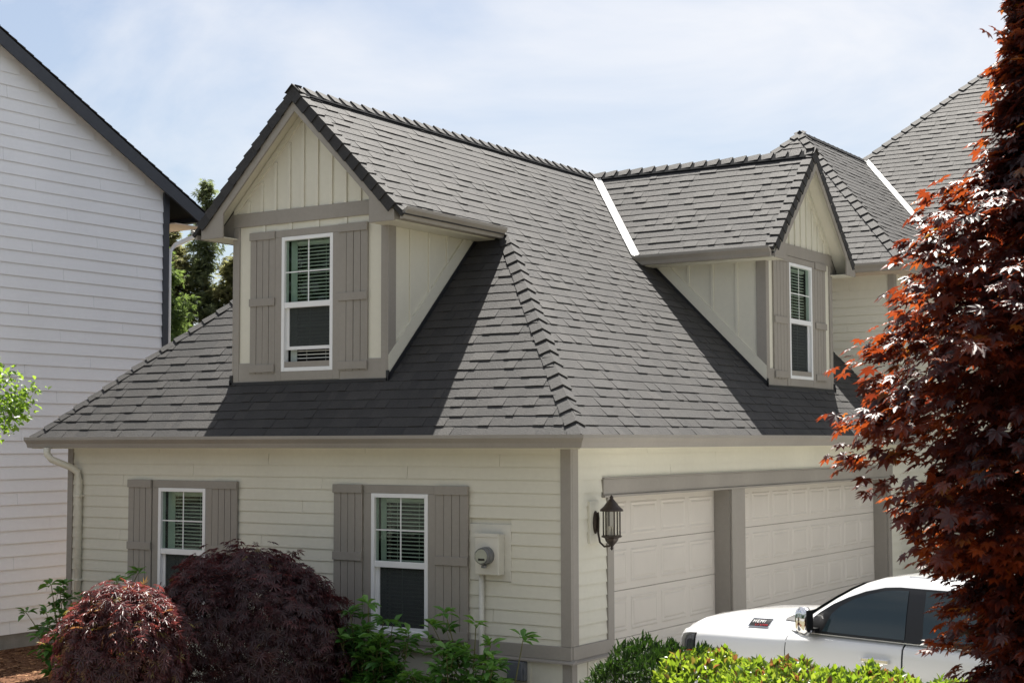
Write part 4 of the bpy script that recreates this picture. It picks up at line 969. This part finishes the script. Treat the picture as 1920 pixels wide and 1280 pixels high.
# --- weeping laceleaf maples in front of the wall
def mound(t, c, rx, ry, zt, zb, n, seed, tone0, hang=.5):
    rg = np.random.default_rng(seed); pos, mats, tones = [], [], []
    H = zt - zb
    subs = [(0, 0, 1., 1.)]
    for q in range(9):
        a = q * 2.4 + rg.uniform(-.4, .4); subs.append((math.cos(a) * rg.uniform(.35, .62), math.sin(a) * rg.uniform(.35, .62), rg.uniform(.40, .58), rg.uniform(.62, .97)))
    wts = np.array([q[2] ** 2 * (.8 if k == 0 else 1) for k, q in enumerate(subs)]); wts /= wts.sum()
    while len(pos) < n:
        sx, sy, sr, sh = subs[rg.choice(len(subs), p=wts)]
        ph = rg.uniform(0, 2 * np.pi); el = math.asin(rg.uniform(-.35, 1.0)); ce = math.cos(el); se = math.sin(el)
        s_ = (1 + .06 * math.sin(6 * ph + 9 * se) + .05 * math.sin(11 * ph - 13 * se)) * (rg.uniform(.92, 1.05) if rg.random() < .85 else rg.uniform(.6, .92))
        u = sx + sr * ce * math.cos(ph) * s_; v = sy + sr * ce * math.sin(ph) * s_; w = sh * (max(se, 0) ** .9 * s_ if se > 0 else se * .9)
        if any((((u - a) / r_) ** 2 + ((v - b) / r_) ** 2 + (max(w, 0) / h_) ** 2) < .72 for a, b, r_, h_ in subs): continue
        p = np.array((c[0] + rx * u, c[1] + ry * v, zb + H * w))
        o_ = unit(np.array((math.cos(ph) * ce / rx, math.sin(ph) * ce / ry, se / max(H, .1))))
        down = np.array((math.cos(ph) * (.3 + se), math.sin(ph) * (.3 + se), -1.0 + .75 * se))
        dr = unit(down + rg.normal(0, .4, 3)); nr = unit(o_ + np.array((0, 0, .35)) + rg.normal(0, .35, 3))
        pos.append(p); mats.append(basis(dr, nr) * rg.uniform(.06, .125)); tones.append(rg.normal(tone0, .2) + (.45 if rg.random() < .012 else 0))
    for q in range(64):     # wispy shoots above the dome
        a = rg.uniform(0, 2 * np.pi); f = rg.uniform(.1, .8); b0_ = np.array((c[0] + rx * f * math.cos(a), c[1] + ry * f * math.sin(a), zb + H * (1 - f * f) ** .5 * .97)); d_ = unit(np.array((math.cos(a), math.sin(a), rg.uniform(.1, .5))))
        for k in range(9): pos.append(b0_ + d_ * .042 * k + np.array((0, 0, -.004 * k * k)) + rg.normal(0, .012, 3)); mats.append(basis(unit(d_ + rg.normal(0, .5, 3) - (0, 0, .5)), unit(np.array((0, 0, 1.)) + rg.normal(0, .4, 3))) * rg.uniform(.05, .10)); tones.append(rg.normal(tone0, .2))
    foliage(t, leaf_palm(7, .085, .28, 115, .6), M['lace'], pos, mats, tones)
    st = MB(); b0 = np.array((c[0], c[1], gz(*c)))
    for k in range(9):
        a = k * .7 + rg.uniform(-.2, .2); q = np.array((c[0] + rx * .7 * math.cos(a), c[1] + ry * .7 * math.sin(a), zb + (zt - zb) * .45))
        st.tube([tuple(b0 + rg.normal(0, .03, 3)), tuple(b0 * .6 + q * .4 + (0, 0, .25)), tuple(q + (0, 0, .1)), tuple(q + (q - b0) * .2 - (0, 0, .35))], [.035, .022, .012, .004], 6)
    obj('stems', st, M['twig'], t)
t = thing('laceleaf_maple', 'wide dark purple laceleaf maple mound in front of the left ground floor window', 'shrub', (-3.62, -1.5, -1.0))
mound(t, (-3.62, -1.5), 1.30, 1.0, .95, -.35, 9000, 21, .34)
t = thing('laceleaf_maple', 'smaller sunlit reddish laceleaf maple mound left of the dark one', 'shrub', (-3.52, -3.54, -1.0))
mound(t, (-3.52, -3.54), .64, .66, .72, -.3, 4600, 22, .62)

# --- broadleaf garden shrubs
def shrub(t, stems, m, seed, ls=(.12, .19), whorl=(8, 13), wr=.2, tone=.5, n_parts=300, stem_m='stem', up=.35):
    rg = np.random.default_rng(seed); pos, mats, tones = [], [], []; sm = MB()
    for (b, q, nw) in stems:
        b, q = np.array(b, float), np.array(q, float); mid = .5 * (b + q) + rg.normal(0, .05, 3)
        sm.tube([tuple(b), tuple(mid), tuple(q)], [.012, .009, .005], 5)
        for j in range(nw):
            f = 1 - .75 * j / max(nw, 1) * rg.uniform(.8, 1.2); c = b + (q - b) * f + (rg.normal(0, .07, 3) if j else 0)
            if j: sm.tube([tuple(b + (q - b) * max(f - .1, 0)), tuple(c)], [.006, .003], 4)
            tn = rg.normal(tone, .15) + (.25 if j == 0 else 0)
            for k in range(rg.integers(*whorl)):
                a = rg.uniform(0, 2 * np.pi); dr = unit(np.array((math.cos(a), math.sin(a), rg.uniform(-.35, up + .5))))
                nr = unit(np.array((0, 0, 1.)) - dr * .3 + rg.normal(0, .2, 3))
                pos.append(c + dr * .015 + rg.normal(0, .015, 3)); mats.append(basis(dr, nr) * rg.uniform(*ls)); tones.append(tn + rg.normal(0, .1))
    foliage(t, leaf_oval(wr), m, pos, mats, tones, n_parts=n_parts)
    obj('stems', sm, M[stem_m], t)
def stem_set(x0, x1, y0, y1, zg, zs, n, nw, seed):
    r = random.Random(seed); out_ = []
    for i in range(n):
        x = x0 + (x1 - x0) * (i + r.uniform(.1, .9)) / n; y = r.uniform(y0, y1); cx = (x0 + x1) / 2
        out_.append(((cx + (x - cx) * .45, (y0 + y1) / 2, zg), (x, y, r.uniform(*zs)), nw))
    return out_
g_sh = None
t = thing('rhododendron', 'leafy green shrub in front of the right ground floor window', 'shrub', (-2.1, -1.0, -1.0))
shrub(t, [((-2.1, -1.0, -1.0), (-2.12, -1.05, .40), 5), ((-2.1, -1.0, -1.0), (-2.35, -1.1, .28), 5), ((-2.1, -1.0, -1.0), (-1.85, -1.1, .22), 5)] + stem_set(-2.68, -1.58, -1.35, -.75, -1.0, (-.6, .15), 26, 6, 3), M['laurel'], 31)
t = thing('rhododendron', 'open stemmed green shrub below the electric meter', 'shrub', (-.8, -.9, -1.0))
shrub(t, [((-.9, -.8, -1.0), (-1.12, -.9, .34), 4), ((-.9, -.8, -1.0), (-1.3, -.9, .18), 4), ((-.8, -.8, -1.0), (-.70, -.9, .24), 5), ((-.8, -.8, -1.0), (-.5, -.9, .02), 4), ((-.5, -.7, -1), (-.10, -.85, .12), 1)] + stem_set(-1.45, -.25, -1.2, -.7, -1.0, (-.6, .0), 24, 5, 4), M['laurel'], 32)
t = thing('laurel_shrub', 'green shrub with sunlit leaves beside the downspout at the left corner', 'shrub', (-7.2, -.95, -1.0))
shrub(t, [((-7.2, -.95, -1), (-8.05, -1.1, -.05), 3), ((-7.2, -.95, -1), (-6.25, -.75, .55), 4), ((-7.2, -.95, -1), (-6.6, -.8, .42), 3)] + stem_set(-7.75, -6.6, -1.4, -.6, -1.0, (-.5, .40), 22, 5, 5), M['laurel'], 33)
# --- hedge along the drive
def hedge(t, x0, x1, y0, y1, ztop, n, m, seed, ls, tone, spread, wr, dens_top=.6):
    rg = np.random.default_rng(seed); pos, mats, tones = [], [], []
    for i in range(n):
        x = rg.uniform(x0, x1); e = ztop(x)
        top = rg.random() < dens_top
        bump = .035 * math.sin(9 * x + 1) + .03 * math.sin(21 * x)
        if top:
            y = rg.uniform(y0, y1); yy = (y - y0) / (y1 - y0); p = np.array((x, y, e + bump + .03 * math.sin(13 * y + 5 * x) - .16 * abs(2 * yy - 1) ** 3 - abs(rg.normal(0, .05)))); o_ = np.array((0, 0, 1.))
        else:
            z = rg.uniform(e - .9, e - .08); p = np.array((x, y0 + .04 * math.sin(11 * x + 7 * z) + abs(rg.normal(0, .05)) * 1., z)); o_ = np.array((0, -.75, .5))
        cl = .5 + .5 * math.sin(4.3 * x + 2) * math.sin(17 * p[1] + 3 * x)
        dr = unit(o_ * rg.uniform(.25, 1.3) + rg.normal(0, spread, 3)); nr = unit(o_ + rg.normal(0, .6, 3))
        pos.append(p); mats.append(basis(dr, nr) * rg.uniform(*ls)); tones.append(tone + rg.normal(0, .24) - (.6 if (cl > .80 and rg.random() < .6) else 0))
    foliage(t, leaf_oval(wr), m, pos, mats, tones)
    sm = MB(); x = x0 + .05
    while x < x1:
        y = (y0 + y1) / 2; g = gz(x, y); sm.tube([(x, y, g - .05), (x + rg.normal(0, .04), y + rg.normal(0, .1), (g + ztop(x)) / 2), (x + rg.normal(0, .08), y + rg.normal(0, .15), ztop(x) - .1)], [.012, .009, .004], 5); x += .07
    obj('stems', sm, M['twig'], t)
t = thing('hedge', 'clipped yellow green sunlit hedge in front of the pickup truck', 'hedge', (4.3, -3.8, -1.0))
hedge(t, 3.3, 6.6, -4.35, -3.35, lambda x: .52 - .028 * (x - 3.3), 12000, M['hedge'], 41, (.05, .085), .55, .42, .24)
t = thing('shade_dark_hedge', 'upright left end of the hedge, shade coloured into its leaves', 'shrub', (2.9, -3.5, -1.0))
hedge(t, 2.45, 3.5, -4.0, -3.1, lambda x: .49 - .9 * max(0, 2.65 - x) ** 1.0 + .03 * math.sin(19 * x), 4200, M['hedge_shade'], 42, (.05, .10), .5, .3, .10, .5)  # same hedge further left, its shade painted as darker leaves

# --- young tree whose branch enters at the left edge
yt = thing('young_tree', 'small lime green leafy tree at the left edge before the pale house', 'tree', (-4.0, -5.45, gz(-4.0, -5.45)))
rg = np.random.default_rng(8); pos, mats, tones = [], [], []; tw = MB()
tc_ = np.array((-4.0, -5.45, 2.85))
obj('trunk', MB().tube([(-4.0, -5.45, gz(-4, -5.45) - .05), (-4.02, -5.46, 1.0), (-4.0, -5.45, 2.4), (-4.03, -5.44, 3.6)], [.05, .042, .03, .008], 8), M['bark'], yt, smooth=True)
rt2 = np.array((.839, .543, 0)); 
ends = [tc_ + rt2 * .93 + (0, 0, -.02), tc_ + rt2 * .84 + (0, 0, -.22), tc_ + rt2 * .70 + (0, 0, .12), tc_ + rt2 * .80 + (0, 0, -.08), tc_ + rt2 * .72 + (0, 0, -.32), tc_ + rt2 * .62 + (0, 0, -.2)]
for i in range(46): 
    v = unit(rg.normal(0, 1, 3)); v[2] *= .9; e = tc_ + v * np.array((.55, .55, .8)) + (0, 0, .25) - rt2 * .12; ends.append(e)
for ie, e in enumerate(ends):
    b = np.array((-4.0, -5.45, e[2] - .35)); tw.tube([tuple(b), tuple(.5 * (b + e) + (0, 0, .08)), tuple(e)], [.008, .005, .002], 4)
    for k in range(85 if ie < 6 else 26):
        f = rg.uniform(.55, 1.02); c = b + (e - b) * f + rg.normal(0, .06, 3); dr = unit(rg.normal(0, .7, 3) + (0, 0, -.35) + unit(e - b) * .5)
        pos.append(c); mats.append(basis(dr, unit(np.array((0, 0, 1.)) + rg.normal(0, .5, 3))) * rg.uniform(.05, .075)); tones.append(rg.normal(.5, .2))
foliage(yt, leaf_oval(.30), M['lime'], pos, mats, tones, n_parts=120)
obj('branches', tw, M['bark'], yt)

# --- conifers between the two houses
def conifer(name, label, x, y, top, base_z, rmax, n, m, bm, seed, sparse=0., taper=1., size=.3, low=.1):
    rg = np.random.default_rng(seed); g = -1.0
    t = thing(name, label, 'tree', (x, y, g), 'conifers behind the gap between the houses')
    obj('trunk', MB().tube([(x, y, g), (x, y, (g + top) / 2), (x, y, top)], [.16, .10, .02], 8), M[bm], t)
    tw = MB(); pos, mats, tones = [], [], []; H = top - base_z
    nb_ = int(H * (13 - 6 * sparse))
    for i in range(nb_):
        f = (i + rg.uniform(0, 1)) / nb_; z = base_z + H * f; a = rg.uniform(0, 2 * np.pi); L_ = rmax * (1 - f) ** taper * rg.uniform(.55, 1.1) + .08
        d = np.array((math.cos(a), math.sin(a), rg.uniform(-.25, .25))); e = np.array((x, y, z)) + d * L_
        tw.tube([(x, y, z), tuple(e)], [.025, .006], 4)
        for k in range(max(4, int(n / nb_ * (.4 + (1 - f))))):
            f2 = rg.uniform(.08 + .15 * sparse, 1.05); c = np.array((x, y, z)) + d * L_ * f2 + rg.normal(0, .15, 3) * (.5 + L_ * .45)
            dr = unit(d + rg.normal(0, .5, 3) + (0, 0, -.3)); pos.append(c); mats.append(basis(dr, unit(np.array((0, 0, 1.)) + rg.normal(0, .5, 3))) * rg.uniform(.6, 1.2) * size); tones.append(rg.normal(.5, .25))
    foliage(t, leaf_palm(5, .10, .3, 60, .6), m, pos, mats, tones, name='needle_spray', rest='crown', n_parts=0)
    obj('branches', tw, M[bm], t)
conifer('fir_tree', 'tall thin fir with bare dark trunk between the two houses', -26.6, 21.2, 10.9, 1.2, 1.5, 7500, M['needle_dark'], 'darkbark', 51, .5, .8, .20)
conifer('fir_tree', 'dark fir beside the corner of the pale neighbouring house', -27.7, 20.5, 9.6, .5, 2.4, 18000, M['needle_brown'], 'darkbark', 52, .1, .7, .21)
conifer('fir_tree', 'olive brown fir close to the front dormer wall', -25.7, 21.9, 9.0, .5, 2.3, 18000, M['needle_brown'], 'darkbark', 53, .2, .6, .20)
conifer('cedar_tree', 'bright green cedar above the left roof hip', -23.6, 16.4, 8.0, -.5, 2.5, 20000, M['needle_bright'], 'darkbark', 54, 0., .85, .17)

# --- street trees behind the viewer, seen only in the window panes
rg = np.random.default_rng(77); pos, mats, tones = [], [], []
for (cx, cy, cz, r_) in [(-28, -37, 8, 8.5), (-20, -31, 6.5, 7), (-37, -30, 8, 8), (-34, -18, 6, 6.5), (-10, -34, 6, 6.5), (-15, -38, 7, 7), (2, -37, 4.5, 5), (11, -40, 5, 5.5), (20, -36, 4.2, 5), (29, -28, 5, 5.5), (36, -16, 4.5, 5), (-8, -40, 5, 5.5), (38, -3, 5, 5.5), (-18, -36, 4.5, 5)]:
    for i in range(4200):
        v = unit(rg.normal(0, 1, 3)) * rg.uniform(.7, 1.05); pos.append(np.array((cx, cy, cz)) + v * np.array((r_, r_, r_ * .85))); mats.append(basis(unit(rg.normal(0, 1, 3)), unit(v + rg.normal(0, .5, 3))) * rg.uniform(.28, .5)); tones.append(rg.normal(.5, .3))
lf = leaf_oval(.3); n = len(pos); P_, A_ = np.array(pos), np.array(mats)
V = (np.einsum('nij,kj->nki', A_, lf[0]) + P_[:, None, :]).reshape(-1, 3); F = (lf[1][None] + (np.arange(n) * len(lf[0]))[:, None, None]).reshape(-1, 3)
me = tri_mesh('treeline', V, F, np.repeat(np.clip(tones, 0, 1), len(lf[1]))); me.materials.append(M['streetleaf'])
o = bpy.data.objects.new('treeline', me); COL.objects.link(o); o['kind'] = 'stuff'; o['label'] = 'row of leafy street trees across the road'

for o in bpy.data.objects:
    if '_loc' in o: del o['_loc']
